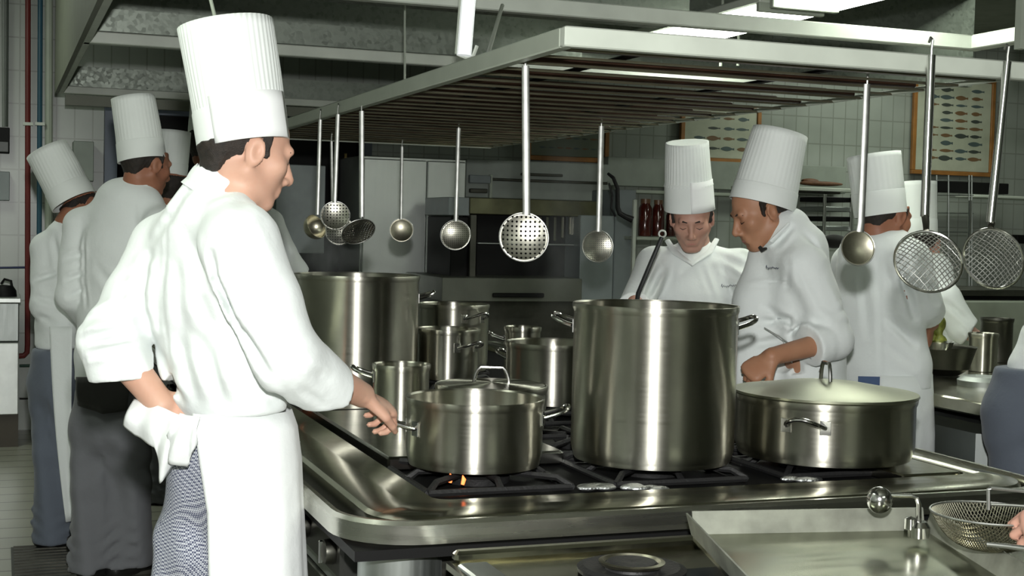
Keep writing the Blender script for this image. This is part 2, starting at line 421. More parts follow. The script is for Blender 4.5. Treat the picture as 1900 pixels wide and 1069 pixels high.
def toque(par, base, top, rb, rt, face=None, band=.075, pleats=44, patch=None, mat=None, squash=.98, amp=.0016, sag=0):
    """pleated paper hat: band round the head, pleated crown above, closed flat top"""
    mat = mat or PAPER
    base = np.array(base, float); top = np.array(top, float); z = unit(top-base); hh = np.linalg.norm(top-base)
    fdir = AWAY if face is None else np.array(face, float); a = unit(fdir-z*np.dot(fdir, z)); b = np.cross(z, a)
    n = pleats*6
    def ring(h, r, pl, ins=0):
        out = []
        for j in range(n):
            th = 2*pi*j/n; ph = (th*pleats/(2*pi)) % 1.
            rr = r-ins-pl*(1-abs(2*ph-1))-(.0012*sin(3*th+h*20)); out.append(base+z*(h+(sag*sin(2*th)*h/hh))+a*cos(th)*rr+b*sin(th)*rr*squash)
        return out
    m = MB(); hs = np.linspace(band, hh, 9); rr = lambda h: rb+(rt-rb)*(h/hh)
    rings = [ring(band-.012, rb*.985, 0)]+[ring(h, rr(h), amp*(1 if h < hh*.97 else .5)) for h in hs]
    rings += [ring(hh-.001, rr(hh), .0, .006), ring(hh-.004, rr(hh)*.6, 0), ring(hh-.006, .002, 0)]
    m.loft(rings, False)
    crown = obj('hat_crown', m, mat, par, auto=0)
    m = MB(); bnd = [ring(h, rr(h)+o, 0) for h, o in ((0, -.003), (0, .0008), (band*.5, .0012), (band-.002, .0012), (band, .0004), (band+.001, -.003))]
    m.loft(bnd, False); bo = obj('hat_band', m, mat, par, auto=50)
    # horizontal tucks of the band
    if patch:
        th0, th1, h0, h1 = patch; m = MB(); rows = []
        for i in range(5):
            h = h0+(h1-h0)*i/4; rows.append([base+z*h+a*cos(t)*(rr(h)+.0035)+b*sin(t)*(rr(h)+.0035)*squash for t in np.linspace(th0, th1, 14)])
        m.loft(rows, False, False); o = obj('hat_overlap', m, PAPER2, par, auto=0)
        sl = o.modifiers.new('s', 'SOLIDIFY'); sl.thickness = .0016
    return crown
def lids(par, q, sc=1.0, brow=True):
    for s in (-1, 1):
        obj('eyelid', MB().tube([q(.018*s, .085, -.004), q(.031*s, .0885, -.009), q(.043*s, .081, -.005)], [.0008, .0016, .0008], 6), HAIR, par)
        if brow: obj('eyebrow', MB().tube([q(.014*s, .090, .020), q(.030*s, .089, .0235), q(.046*s, .078, .016)], [.003, .0038, .0016], 6), HAIR, par)
    obj('lips', MB().tube([q(-.018, .0905, -.0672), q(0, .0945, -.0672), q(.018, .0905, -.0672)], [.001, .003, .001], 6), LIP, par)
def wrink(creases, lumps=.0032, seed=0, scale=9.):
    """cloth relief: creases = (a, b, width, depth); soft buckling everywhere"""
    rng = np.random.RandomState(seed); K = rng.normal(size=(7, 3))*scale; ph = rng.uniform(0, 6.28, 7)
    def f(p):
        w = p+.02*np.sin(p[:, [1, 2, 0]]*17+ph[0])
        o = sum(np.sin(w@K[i]*(1+.35*i)+ph[i])/(1+.4*i) for i in range(7))*lumps*.5
        for (a, b, wd, dp) in creases:
            a = np.array(a, float); b = np.array(b, float); ba = b-a; l2 = ba.dot(ba)
            t = np.clip(((p-a)@ba)/l2, 0, 1); q = p-a-t[:, None]*ba; q = q-(q@AWAY)[:, None]*AWAY*.85
            d2 = (q*q).sum(-1); taper = np.sin(np.clip(t, .04, .96)*pi)**.5
            d = np.sqrt(d2)/wd; o = o+dp*1.5*taper*(np.exp(-d*d)-.45*np.exp(-(d-1.9)**2))
        return o
    return f
def trousers(par, mat, hip, kneeL, kneeR, ankL, ankR, w, rh=.165, rt=.095, rk=.075, ra=.085, h=.008, seed=1, folds=True, q=.75):
    S = SDF(); hip = np.array(hip, float)
    S.ec(hip+UZ*.06, hip-UZ*.06, rh*.95, rh, w, q, .03)
    for k, a, s in ((kneeL, ankL, -1), (kneeR, ankR, 1)):
        k = np.array(k, float); a = np.array(a, float); t = hip-UZ*.06+unit(w)*s*rh*.45
        S.rc(t, k, rt, rk, .04); S.rc(k, a, rk, ra, .03)
    zt = hip[2]+.10; S.box((hip[0], hip[1], zt+.2), (.5, .5, .2), None, .004, True)
    for a in (ankL, ankR): S.box((a[0], a[1], a[2]-.2+.0), (.13, .13, .2), None, .004, True)
    rng = np.random.RandomState(seed); K = [(k_, a_) for k_, a_ in ((kneeL, ankL), (kneeR, ankR))]
    def dsp(p):
        o = np.zeros(len(p))
        for i, (k, a) in enumerate(K):
            z = p[:, 2]; d = np.abs(((p-np.array(a))*[1, 1, 0])).sum(-1); m = np.exp(-((z-a[2]-.09)/.09)**2)*(d < .25)
            o += .0065*m*np.sin((z+(.45*(p@RH)*(-1)**i)+.012*np.sin(p@RH*40+i)+.01*np.sin(p@AH*55))*105+i*2)*(.3+.5*np.sin((p@RH)*28+seed+i))
            o += .004*np.sin((p@RH)*60+z*9+i)*np.exp(-((z-(k[2]-.1))/.25)**2)
        o += .004*np.sin(p[:, 2]*45+(p@RH)*35*np.sign((p-hip)@RH))*np.exp(-((p[:, 2]-hip[2]+.18)/.12)**2)
        return o
    return sobj('trousers', S, mat, par, h, dsp)
def shoe(par, ank, fwd, h=.006):
    f = unit([fwd[0], fwd[1], 0]); a = np.array([ank[0], ank[1], 0.]); S = SDF(); r = np.cross(f, UZ)
    S.ec(a+f*-.05+UZ*.045, a+f*.02+UZ*.05, .042, .044, r, .95, .02); S.ec(a+f*.02+UZ*.045, a+f*.15+UZ*.032, .044, .038, r, .7, .03)
    S.box((a[0], a[1], -.05), (.4, .4, .053), None, .004, True); S.rc(a+UZ*.06, a+UZ*.11, .042, .042, .02)
    o = sobj('shoe', S, SHOE, par, h); return o
def skirt(par, name, mat, rows, th0, th1, n=60, fold=.006, nf=7, thick=.003, seed=0, ry=.8, yaw=0, th0b=None):
    """open-backed apron: rows = (centre, radius); angle 0 faces the photographer, +90 deg = picture right"""
    m = MB(); rings = []
    for i, (c, r) in enumerate(rows):
        c = np.array(c, float); g = i/(len(rows)-1.); ring = []
        for j in range(n):
            t0 = th0 if th0b is None else th0+(th0b-th0)*min(1, g*2); th = t0+(th1-t0)*j/(n-1); a = th+yaw
            rr = r+fold*g*sin(nf*th+seed+1.5*g)+.35*fold*g*sin(2.3*nf*th+seed*2)
            ring.append(c+(-AH*cos(a)*ry+RH*sin(a))*rr)
        rings.append(ring)
    m.loft(rings, False, False); o = obj(name, m, mat, par, auto=0)
    sl = o.modifiers.new('s', 'SOLIDIFY'); sl.thickness = thick; sl.offset = 0; return o
def drape(par, name, mat, top, bot, n=28, rows=12, fold=.01, nf=5, out=None, seed=0, belly=.015, thick=.003):
    """hanging cloth between two polylines"""
    def samp(pl, n):
        pl = np.array(pl, float); s = np.r_[0, np.cumsum(np.linalg.norm(np.diff(pl, axis=0), axis=1))]; t = np.linspace(0, s[-1], n)
        return np.stack([np.interp(t, s, pl[:, i]) for i in range(3)], -1)
    A, B = samp(top, n), samp(bot, n); out = -AH if out is None else np.array(out); m = MB(); R_ = []
    for i in range(rows):
        g = i/(rows-1.); row = []
        for j in range(n):
            u = j/(n-1.); row.append(A[j]*(1-g)+B[j]*g+out*(belly*sin(g*pi)+fold*(.25+g)*sin(nf*pi*u+seed+g)))
        R_.append(row)
    m.loft(R_, False, False); o = obj(name, m, mat, par, auto=0)
    sl = o.modifiers.new('s', 'SOLIDIFY'); sl.thickness = thick; return o
def strap(par, name, pts, w, mat, thick=.002, nrm=None):
    m = MB(); m.tube(pts, w/2, 8, True, (1, thick/w*2, UZ if nrm is None else nrm)); return obj(name, m, mat, par)
def scribble(par, p0, rt, up, nrm, w, h, seed=0, mat=None, name='stitched_name', r=.0009):
    rng = np.random.RandomState(seed); pts = []; n = 26
    for i in range(n):
        u = i/(n-1.); pts.append(np.array(p0)+rt*w*u+up*h*(.5*sin(i*2.1)+.3*rng.uniform(-1, 1)+(.9 if i in (1, 14) else 0))*.6+nrm*.001)
    return obj(name, MB().tube(pts, r, 5), mat or INK, par)
# ------------------------------------------------------------------ the room
TW = tiles('wall_tile', (.34, .37, .33), (.235, .255, .22), .115, .215, 'x', .025)
TS = tiles('side_wall_tile', (.34, .37, .33), (.20, .22, .19), .115, .215, 'y', .03)
TF = tiles('floor_tile', (.33, .33, .27), (.08, .08, .06), .20, .20, 'f', .035, .35)
CEILM = plain('ceiling_paint', (.20, .22, .18), .8)
OLIVE = plain('olive_hood_paint', (.125, .135, .10), .5, .2)
struct('wall_back', MB().b2(-1.4, 9.2, 9.6, 9.75, 0, 3.2), TW)
struct('wall_front', MB().b2(-1.4, 9.2, -3.15, -3, 0, 3.2), TW)
struct('wall_left', MB().b2(-1.4, -1.25, -3, 9.6, 0, 3.2), TS)
struct('wall_right', MB().b2(9.05, 9.2, -3, 9.6, 0, 3.2), TS)
struct('floor', MB().b2(-1.4, 9.2, -3.15, 9.75, -.1, 0), TF)
struct('ceiling', MB().b2(-1.4, 9.2, -3.15, 9.75, 3.1, 3.2), CEILM)
# doorway in the back wall: a flat black sheet paints in its unlit depth
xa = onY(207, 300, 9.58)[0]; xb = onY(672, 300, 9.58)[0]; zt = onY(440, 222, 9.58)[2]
m = MB().b2(xa, xb, 9.585, 9.598, 0.003, zt); struct('doorway_dark', m, BLACK, 'open doorway in the tiled back wall, its unlit dark painted as a black sheet')
m = MB().b2(xa-.05, xa+.03, 9.50, 9.598, 0.003, zt+.05); m.b2(xb-.03, xb+.05, 9.50, 9.598, 0.003, zt+.05); m.b2(xa+.03, xb-.03, 9.50, 9.598, zt, zt+.05)
struct('trim_1', m, plain('door_frame_paint', (.10, .12, .16), .5))
def pxbox(mb, x0, y0, x1, y1, Y, dep, bev=.004):
    a = onY(x0, (y0+y1)/2, Y); b = onY(x1, (y0+y1)/2, Y); t = onY((x0+x1)/2, y0, Y)[2]; c = onY((x0+x1)/2, y1, Y)[2]
    mb.b2(a[0], b[0], Y, Y+dep, c, t, bev); return (a[0], b[0], c, t)
# ---- hood
HZ = 2.15
t = thing('exhaust_hood', 'large galvanised exhaust hood with pale aluminium rim hanging over the cooking range', 'extractor hood', (1.9, 5, HZ))
m = MB(); m.b2(.30, .32, 1.0, 8.66, HZ, 3.09); obj('side_panel', m, OLIVE, t, smooth=False)
m = MB(); m.b2(.32, 3.55, 8.60, 8.66, HZ, HZ+.045, .004); obj('rim_bar', m, ALUB, t)
m = MB(); m.b2(.32, 3.55, 6.03, 6.09, HZ, HZ+.05, .004); obj('rim_bar', m, ALUB, t)
m = MB(); m.b2(.32, 3.55, 4.38, 4.43, HZ, HZ+.055, .004); obj('rim_bar', m, ALUB, t)
m = MB(); m.b2(3.49, 3.55, 1.2, 4.38, HZ, HZ+.055, .004); obj('rim_bar', m, ALUB, t)
m = MB(); m.b2(.32, .35, 1.0, 8.6, HZ, HZ+.03, .004); obj('rim_bar', m, ALUB, t)
m = MB(); m.b2(.32, 3.55, 8.66, 8.95, HZ+.05, HZ+.17); m.b2(.32, 2.6, 6.09, 6.5, HZ+.06, HZ+.155); m.b2(.32, 2.6, 5.0, 5.3, HZ+.13, HZ+.235)
m.b2(.32, 3.0, 3.9, 4.2, HZ+.24, HZ+.36); m.b2(.32, 5.4, 6.75, 6.8, HZ+.17, 3.09)
obj('galvanised_baffle', m, GALV, t, smooth=False)
m = MB(); m.b2(.32, 5.4, 1.0, 8.95, 2.86, 2.88); obj('soffit', m, OLIVE, t, smooth=False)
m = MB(); m.b2(.36, 3.5, 8.64, 8.68, HZ-.065, HZ-.005); obj('lower_flange', m, OLIVE, t, smooth=False)
for px, d in ((1340, 6.9), (1372, 6.95)):
    a = P(px, 30, d); obj('hanger_rod', MB().tube([a-UZ*.25, [a[0], a[1], 2.86]], .008, 8), ALU, t)
# luminaires inside the hood
def luminaire(x0, x1, y0, y1, z, label, cat='lamp', tubes=2):
    t = thing('fluorescent_lamp', label, cat, ((x0+x1)/2, (y0+y1)/2, z), 'fluorescent lamps in the hood')
    m = MB(); m.b2(x0, x1, y0, y1, z+.03, z+.07, .006); obj('lamp_housing', m, ALUB, t)
    m = MB()
    for i in range(tubes):
        xx = x0+(x1-x0)*(i+.5)/tubes; m.b2(xx-(x1-x0)*.42/tubes, xx+(x1-x0)*.42/tubes, y0+.03, y1-.03, z, z+.03, .01)
    obj('diffuser', m, LAMP, t)
    for yy in (y0, y1-.03): obj('end_cap', MB().b2(x0, x1, yy, yy+.03, z-.004, z+.035, .003), ALU, t)
    for yy in (y0+.1, y1-.1): obj('suspension_rod', MB().tube([((x0+x1)/2, yy, z+.06), ((x0+x1)/2, yy, 2.86)], .006, 6), ALU, t)
luminaire(2.98, 3.30, 3.7, 5.02, 2.36, 'bright fluorescent lamp at the top, nearer of the two in line')
luminaire(2.98, 3.30, 5.10, 6.42, 2.36, 'bright fluorescent lamp seen above the rack, farther of the two in line')
# slanted white batten with bracket
t = thing('lamp_batten', 'white slanted lamp batten with end bracket hanging above the rack edge', 'lamp', P(862, 50, 3.9))
a, b = P(874, -60, 3.9), P(861, 103, 3.9); obj('tube_cover', MB().tube([a, b], .021, 10), plain('white_batten', (.85, .88, .85), .4, emit=(.9, .95, .95), es=.5), t)
m = MB().tube([P(848, 100, 3.92), P(866, 107, 3.92), P(878, 104, 3.92), P(885, 85, 3.92)], .006, 6); obj('end_bracket', m, ALUB, t)
obj('backing_channel', MB().tube([P(864, -60, 3.93), P(851, 101, 3.93)], .012, 4), ALU, t)
def rod(p0, p1, r, label, name='hanging_rod'):
    o = obj(name, MB().tube([p0, p1], r, 8), ALU, None, loc=p0); tag(o, label, 'rod', 'rods holding the rack')
rod(P(385, -25, 3.3), P(402, 45, 3.2), .0045, 'thin pale rod rising behind the top of the tallest white hat')
rod(P(932, 10, 4.2), P(905, 102, 3.7), .006, 'pale slanted rod just right of the white batten')
rod(P(751, -10, 5.0), P(751, 172, 4.72), .004, 'dark thin upright rod holding the rack edge, left of the batten')
obj('corner_hanger_post', MB().b2(*(lambda c: (c[0]-.014, c[0]+.014, c[1]-.014, c[1]+.014, HZ-.13, 2.85))(P(1895, 60, 4.3))), ALU, bpy.data.objects['exhaust_hood'])
# ---- slatted rack
RX0, RX1, RY0, RY1, RZ = 1.08, 2.22, 2.62, 6.30, 1.80
t = thing('hanging_rack', 'long slatted steel rack hung over the range with utensils along its edges', 'rack', ((RX0+RX1)/2, (RY0+RY1)/2, RZ))
m = MB(); m.b2(RX0, RX1+.35, RY0, RY0+.03, RZ, RZ+.042, .003); obj('front_rail', m, ALUB, t)
m = MB(); m.b2(RX0, RX0+.03, RY0+.03, RY1, RZ, RZ+.042, .003); obj('side_rail', m, ALU, t)
m = MB(); m.tube([(RX1, RY1, RZ+.01), (RX1, 4.2, RZ+.01), (RX1+.02, RY0+.03, RZ+.01)], .007, 8); obj('side_rail', m, ALU, t)
m = MB(); m.b2(RX0+.03, RX1, RY1-.02, RY1, RZ, RZ+.014, .003); obj('back_rail', m, ALUB, t)
m = MB(); ny = 27
for i in range(ny):
    y = RY0+.10+(RY1-RY0-.14)*i/(ny-1.); m.b2(RX0+.02, RX1, y, y+.07, RZ+.012+.02*(i % 2), RZ+.026+.02*(i % 2), .003)
obj('slats', m, BROWN, t)
m = MB()
for i in range(ny): 
    y = RY0+.085+(RY1-RY0-.14)*i/(ny-1.); m.tube([(RX0+.02, y, RZ+.006), (RX1+.01, y, RZ+.006)], .0034, 6)
obj('rods', m, plain('dull_rod', (.20, .19, .13), .4, .8, noise_amt=.3), t)
m = MB()
for x in (RX0+.3, RX1-.3): m.b2(x, x+.03, RY0+.03, RY1, RZ+.034, RZ+.041, .003)
obj('cross_bearer', m, BLACK, t)
# ---- hanging utensils
def disc_mesh(c, nrm, r, dish, n=40, rows=9, roll=None):
    nrm = unit(nrm); a = unit(np.cross(UZ, nrm)); b = np.cross(nrm, a); vs = [c-nrm*dish]; uv = [(0, 0)]; fs = []
    for i in range(1, rows+1):
        rr = r*i/rows
        for j in range(n):
            th = 2*pi*j/n; vs.append(c+a*cos(th)*rr+b*sin(th)*rr-nrm*dish*(1-(i/rows)**2)); uv.append((cos(th)*rr, sin(th)*rr))
    for j in range(n): fs.append((0, 1+j, 1+(j+1) % n))
    for i in range(rows-1):
        for j in range(n): fs.append((1+i*n+j, 1+(i+1)*n+j, 1+(i+1)*n+(j+1) % n, 1+i*n+(j+1) % n))
    return np.array(vs), fs, np.array(uv), a, b
UTH = steel('utensil_handle_steel', (.50, .51, .48), .42, 0, (4, 4, 4), False, .3, 30)
PERF = perforated('perforated_steel', (.50, .49, .42), .0105, .0026)
PERFS = perforated('fine_perforated_steel', (.45, .44, .37), .0075, .0017)
SOLID = steel('dull_spoon_steel', (.46, .44, .34), .33, 0, (9, 9, 9), False, .35, 30)
def utensil(kind, tp, bp, cp, rpx, d, label, hw=.0085, yaw=0, pitch=0, mat=None, dz=0, dish=None, cat='skimmer', group='utensils hanging from the rack'):
    """tp/bp handle top and bottom, cp bowl centre (picture points at distance d)"""
    top, bot, c = P(*tp, d), P(*bp, d+dz), P(*cp, d+dz*1.2); r = rpx*d/F
    t = thing({'ladle': 'ladle', 'spider': 'wire_skimmer'}.get(kind, 'skimmer'), label, cat, top, group)
    nrm = unit(-AH*cos(yaw)*cos(pitch)+RH*sin(yaw)*cos(pitch)+UZ*sin(pitch))
    hk = MB().tube([top, top+UZ*.012, top+UZ*.03+RH*.002, top+UZ*.036-AH*-.008, top+UZ*.028-AH*-.018], .0028, 6); obj('hook', hk, UTH, t)
    if kind == 'spider': obj('handle', MB().tube([top, (top+bot)/2, bot], [.0088, .0092, .0092], 12), CHROME, t)
    else: obj('handle', MB().tube([top, top*.7+bot*.3, bot, c+(bot-c)*(r*.9/np.linalg.norm(bot-c))], [hw*.95, hw, hw, hw*1.1], 8, True, (1, .32, AH)), UTH, t)
    if kind == 'spider':
        a = unit(np.cross(UZ, nrm)); b = np.cross(nrm, a)
        obj('rim_ring', MB().tube([c+a*cos(x)*r+b*sin(x)*r for x in np.linspace(0, 2*pi, 41)], .0032, 8, False), CHROME, t)
        m = MB(); n = 17; dp = r*.42
        for s in (0, 1):
            A, B = (unit(a+b), unit(b-a)) if s == 0 else (unit(b-a), unit(a+b))
            for i in range(n):
                o = -r+2*r*(i+.5)/n; hl = sqrt(max(r*r-o*o, 0)); pts = []
                for k in range(13):
                    x = -hl+2*hl*k/12; pts.append(c+A*o+B*x-nrm*(dp*(1-(o*o+x*x)/(r*r))+.0009*(-1)**(i+k+s)))
                m.tube(pts, .0011, 5)
        obj('wire_mesh', m, UTH, t)
        j = c+b*r; obj('neck', MB().tube([bot+(top-bot)*.02, (bot+j)/2-nrm*.004, j+b*.002], [.008, .007, .006], 8), STEELD, t)
    elif kind == 'ladle':
        prof = [(r*sin(x), -r*cos(x)) for x in np.linspace(.02, pi/2, 10)]+[(r*.965, 0)]+[(r*.965*sin(x), -r*.965*cos(x)) for x in np.linspace(pi/2, .02, 10)]
        ax = unit(UZ*.45-AH*.5+RH*.75); obj('bowl', MB().lathe(c+UZ*.0, prof, 32, ax), SOLID, t)
    else:
        vs, fs, uv, a, b = disc_mesh(c, nrm, r, dish if dish is not None else r*.22); o = mesh_obj('disc', vs, fs, mat or PERF, t, uv=uv, auto=0)
        sl = o.modifiers.new('s', 'SOLIDIFY'); sl.thickness = .0012
        obj('disc_rim', MB().tube([c+a*cos(x)*r+b*sin(x)*r for x in np.linspace(0, 2*pi, 41)], .0016, 6, False), UTH, t)
    return t
utensil('ladle', (594, 222), (589, 396), (587, 420), 24, 4.8, 'small round ladle hanging leftmost on the rack', .007, cat='ladle')
utensil('disc', (615, 262), (617, 400), (630, 428), 27, 5.6, 'perforated skimmer hanging farther back, half hidden behind another skimmer disc', .006, .2, 0, PERF)
utensil('disc', (627, 212), (621, 372), (622, 400), 27, 4.66, 'round perforated skimmer with a bright spot, second from the left along the rack', .0078, .1, .25, PERF)
utensil('disc', (671, 206), (671, 404), (665, 430), 32, 4.4, 'dark perforated skimmer turned sideways beside the grey cabinet', .0085, .55, -.75, PERFS, dish=.016)
utensil('disc', (746, 272), (744, 403), (745, 427), 22, 6.27, 'smallest plain skimmer hanging on the far bar of the rack', .008, .05, .15, SOLID)
utensil('disc', (851, 238), (846, 406), (845, 436), 28, 5.3, 'dull skimmer hanging in front of the left edge of the oven', .0085, -.1, .15, PERFS)
utensil('disc', (975, 122), (977, 392), (972, 440), 46, 3.16, 'large perforated skimmer hanging in front of the black oven opening', .0090, .1, .18, PERF)
utensil('disc', (1116, 234), (1111, 424), (1109, 457), 30, 4.95, 'pale skimmer hanging just left of the black cable', .0105, .25, .1, PERFS)
utensil('disc', (1609, 156), (1598, 412), (1592, 460), 33, 3.34, 'dull brownish skimmer hanging in front of the white jacket of a cook', .0085, .15, .15, SOLID)
utensil('spider', (1728, 102), (1716, 402), (1722, 486), 62, 2.78, 'largest wire mesh skimmer with a shiny tubular handle, left of the two', yaw=-.5, pitch=-.42, dz=.02, cat='skimmer')
utensil('spider', (1869, 114), (1838, 412), (1843, 480), 58, 2.85, 'wire mesh skimmer hanging slanted at the picture edge', yaw=-.75, pitch=-.3, dz=.02, cat='skimmer')

# ------------------------------------------------------------------ the cooking range
CZ = .86
t = thing('cooking_range', 'long stainless steel cooking range with a rounded rail and black burner wells', 'cooking range', (1.48, 4.4, 0))
def rrect(x0, x1, y0, y1, r, z, n=8):
    pts = []
    for (cx, cy, a0) in ((x0+r, y0+r, pi), (x1-r, y0+r, 1.5*pi), (x1-r, y1-r, 0), (x0+r, y1-r, .5*pi)):
        for i in range(n+1):
            a = a0+.5*pi*i/n; pts.append((cx+r*cos(a), cy+r*sin(a), z))
    return pts
X0, X1, Y0, Y1 = .615, 2.32, 2.50, 6.45
# rail band
m = MB(); R1 = []
for (off, z) in ((0, CZ-.045), (0, CZ-.008), (.006, CZ), (.016, CZ), (.020, CZ-.008), (.020, CZ-.045)): R1.append(rrect(X0+off, X1-off, Y0+off, Y1-off, .16-off, z))
m.loft(R1+[R1[0]], False); obj('rail', m, steel('rail_steel', (.56, .56, .50), .26, .2, (3, 3, 60), False, .25, 8), t)
# top plate (ring of worktop steel around the wells)
m = MB()
def ring(x0, x1, y0, y1, r, z): return rrect(x0, x1, y0, y1, r, z)
o_ = [ring(X0+.075, X1-.03, Y0+.045, Y1-.03, .13, CZ-.06), ring(X0+.075, X1-.03, Y0+.045, Y1-.03, .13, CZ-.012), ring(X0+.083, X1-.036, Y0+.053, Y1-.036, .125, CZ-.004),
      ring(X0+.15, X1-.10, Y0+.10, Y1-.10, .10, CZ+.004), ring(X0+.165, X1-.11, Y0+.115, Y1-.11, .09, CZ-.002), ring(X0+.235, X1-.12, Y0+.20, Y1-.12, .04, CZ-.002), ring(X0+.24, X1-.125, Y0+.205, Y1-.125, .035, CZ-.03)]
m.loft(o_, False); obj('top_plate', m, STEELW, t)
m = MB().b2(X0+.02, X1-.02, Y0+.02, Y1-.02, CZ-.075, CZ-.055); obj('rail_gap_dark', m, BLACK, t)  # black sheet paints the shade in the gap between rail and top
m = MB().b2(X0+.22, X1-.11, Y0+.18, Y1-.11, CZ-.052, CZ-.028); obj('burner_well', m, BLACK, t)
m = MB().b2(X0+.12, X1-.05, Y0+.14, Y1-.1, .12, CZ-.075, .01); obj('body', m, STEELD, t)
m = MB().b2(X0+.20, X1-.12, Y0+.22, Y1-.2, 0.0, .12); obj('plinth', m, BLACK, t)
m = MB().tube([(X0+.145, Y0+.145, 0), (X0+.145, Y0+.145, CZ-.06)], .085, 24); obj('corner_post', m, STEELP, t)
m = MB().b2(X0+.06, X0+.13, Y0+.3, Y1-.3, CZ-.19, CZ-.085, .008); obj('control_panel', m, plain('control_panel_black', (.02, .02, .018), .35), t)
for i in range(12):
    y = Y0+.36+i*.26; k = obj('knob', MB().lathe((X0+.06, y, CZ-.135), [(.026, 0), (.028, .004), (.026, .022), (.02, .026), (.001, .026)], 20, (-1, 0, 0)), STEELD, t)
    obj('knob_grip', MB().b2(X0+.026, X0+.036, y-.004, y+.004, CZ-.16, CZ-.11, .002), CHROME, k)
m = MB().b2(X0+.085, X0+.10, Y0+.3, Y1-.3, CZ-.235, CZ-.205, .003); obj('lower_trim', m, STEELP, t)
for i in range(5):
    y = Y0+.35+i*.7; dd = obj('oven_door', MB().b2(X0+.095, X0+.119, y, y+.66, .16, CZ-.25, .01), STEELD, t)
    obj('door_handle', MB().tube([(X0+.095, y+.08, CZ-.29), (X0+.06, y+.1, CZ-.29), (X0+.06, y+.56, CZ-.29), (X0+.095, y+.58, CZ-.29)], .009, 8), STEELP, dd)
# hot plates
m = MB().b2(.873, 1.33, 3.16, 4.16, CZ-.026, CZ+.010, .006); obj('hot_plate', m, STEELF, t)
m = MB().b2(.873, 1.33, 3.99, 4.0, CZ+.0098, CZ+.0112); obj('plate_joint', m, BLACK, t)
# enclosed plate at the right end with raised bars
m = MB().b2(X1-.30, X1-.13, 2.72, 3.6, CZ-.028, CZ+.0, .004); obj('side_plate', m, STEELW, t)
m = MB()
for x in (X1-.27, X1-.21, X1-.16): m.tube([(x, 2.95, CZ+.006), (x-.0, 3.35, CZ+.006)], .006, 8)
obj('raised_bar', m, plain('pale_worn_steel', (.45, .45, .36), .35, .9), t)
# burners with cast grates
FLAME = plain('gas_flame', (1, .2, .05), .5, emit=(1, .16, .04), es=3)
def burner(x, y, w=.34, parent=t):
    g = obj('burner_ring', MB().lathe((x, y, CZ-.028), [(.001, .012), (.05, .012), (.052, 0), (.075, 0), (.078, .016), (.06, .022), (.05, .014)], 28), CAST, parent)
    m = MB(); h = w/2; zt = CZ+.004
    for (a, b) in (((-h, -h), (h, -h)), ((h, -h), (h, h)), ((h, h), (-h, h)), ((-h, h), (-h, -h))): m.tube([(x+a[0], y+a[1], CZ-.018), (x+b[0], y+b[1], CZ-.018)], .008, 6)
    for i in range(8):
        a = i*pi/4; s = h/max(abs(cos(a)), abs(sin(a)))
        m.tube([(x+cos(a)*s, y+sin(a)*s, CZ-.018), (x+cos(a)*s*.85, y+sin(a)*s*.85, zt-.004), (x+cos(a)*.05, y+sin(a)*.05, zt-.004)], [.009, .008, .007], 6)
    obj('grate', m, CAST, parent)
    return g
for bx, by in ((1.05, 3.02), (1.50, 3.02), (1.95, 3.02), (1.50, 3.44), (1.93, 3.46), (1.55, 3.95), (1.95, 3.9), (1.15, 4.65), (1.58, 4.75), (1.98, 4.5), (1.2, 5.3), (1.65, 5.3)): burner(bx, by)
m = MB()
for (x, y) in ((.955, 2.93), (.975, 2.90)): m.tube([(x, y, CZ-.012), (x+.003, y, CZ+.0), (x, y, CZ+.009)], [.004, .005, .001], 6)
obj('flame', m, FLAME, t)
m = MB()
for (x, y) in ((.92, 4.30), (.94, 4.34)): m.tube([(x, y, CZ-.012), (x+.003, y, CZ+.006), (x, y, CZ+.02)], [.008, .008, .002], 6)
obj('flame', m, FLAME, t)
# crumpled foil beside burners
FOIL = plain('crumpled_foil', (.6, .62, .62), .3, .95, bumpv=.9, nscale=30)
for k, (x, y, lab) in enumerate(((1.27, 2.83, 'crumpled foil scrap on the range between the two front pots'), (1.385, 2.80, 'bright crumpled foil scrap under the tallest pot'), (1.80, 2.80, 'crumpled foil strip under the lidded pan'))):
    S = SDF(); rg = random.Random(k)
    for i in range(5): S.ell((x+rg.uniform(-.04, .04), y+rg.uniform(-.02, .02), CZ-.022+rg.uniform(0, .008)), (.025, .014, .007), k=.004)
    o = sobj('foil_scrap', S, FOIL, None, .003); tag(o, lab, 'foil', None)

# ------------------------------------------------------------------ pots
def loop_handle(par, c, r, ang, z, w=.05, out=.062, rise=.024, tr=.0055):
    """riveted tube handle on a wall of radius r, pointing in direction ang (world)"""
    d = np.array([cos(ang), sin(ang), 0]); s = np.array([-sin(ang), cos(ang), 0]); c = np.array([c[0], c[1], z])
    pts = []
    for i in range(17):
        u = -1+2*i/16.; x = w*(abs(u)**.8*np.sign(u)) if abs(u) > .0 else 0; o = out*(1-abs(u)**3.2); pts.append(c+d*(r-.002+o)+s*w*u*(.86+.14*(1-u*u))+UZ*rise*(1-u*u))
    h = obj('handle', MB().tube(pts, tr, 10), CHROME, par)
    for u in (-1, 1):
        m = MB(); a = ang+u*w*.86/r; dd = np.array([cos(a), sin(a), 0]); ss = np.array([-sin(a), cos(a), 0]); m.box(np.array([c[0], c[1], z])*[1, 1, 1]+dd*(r+.0012), (.0035, .026, .034), (dd, ss, UZ), .001); obj('handle_plate', m, CHROME, h)
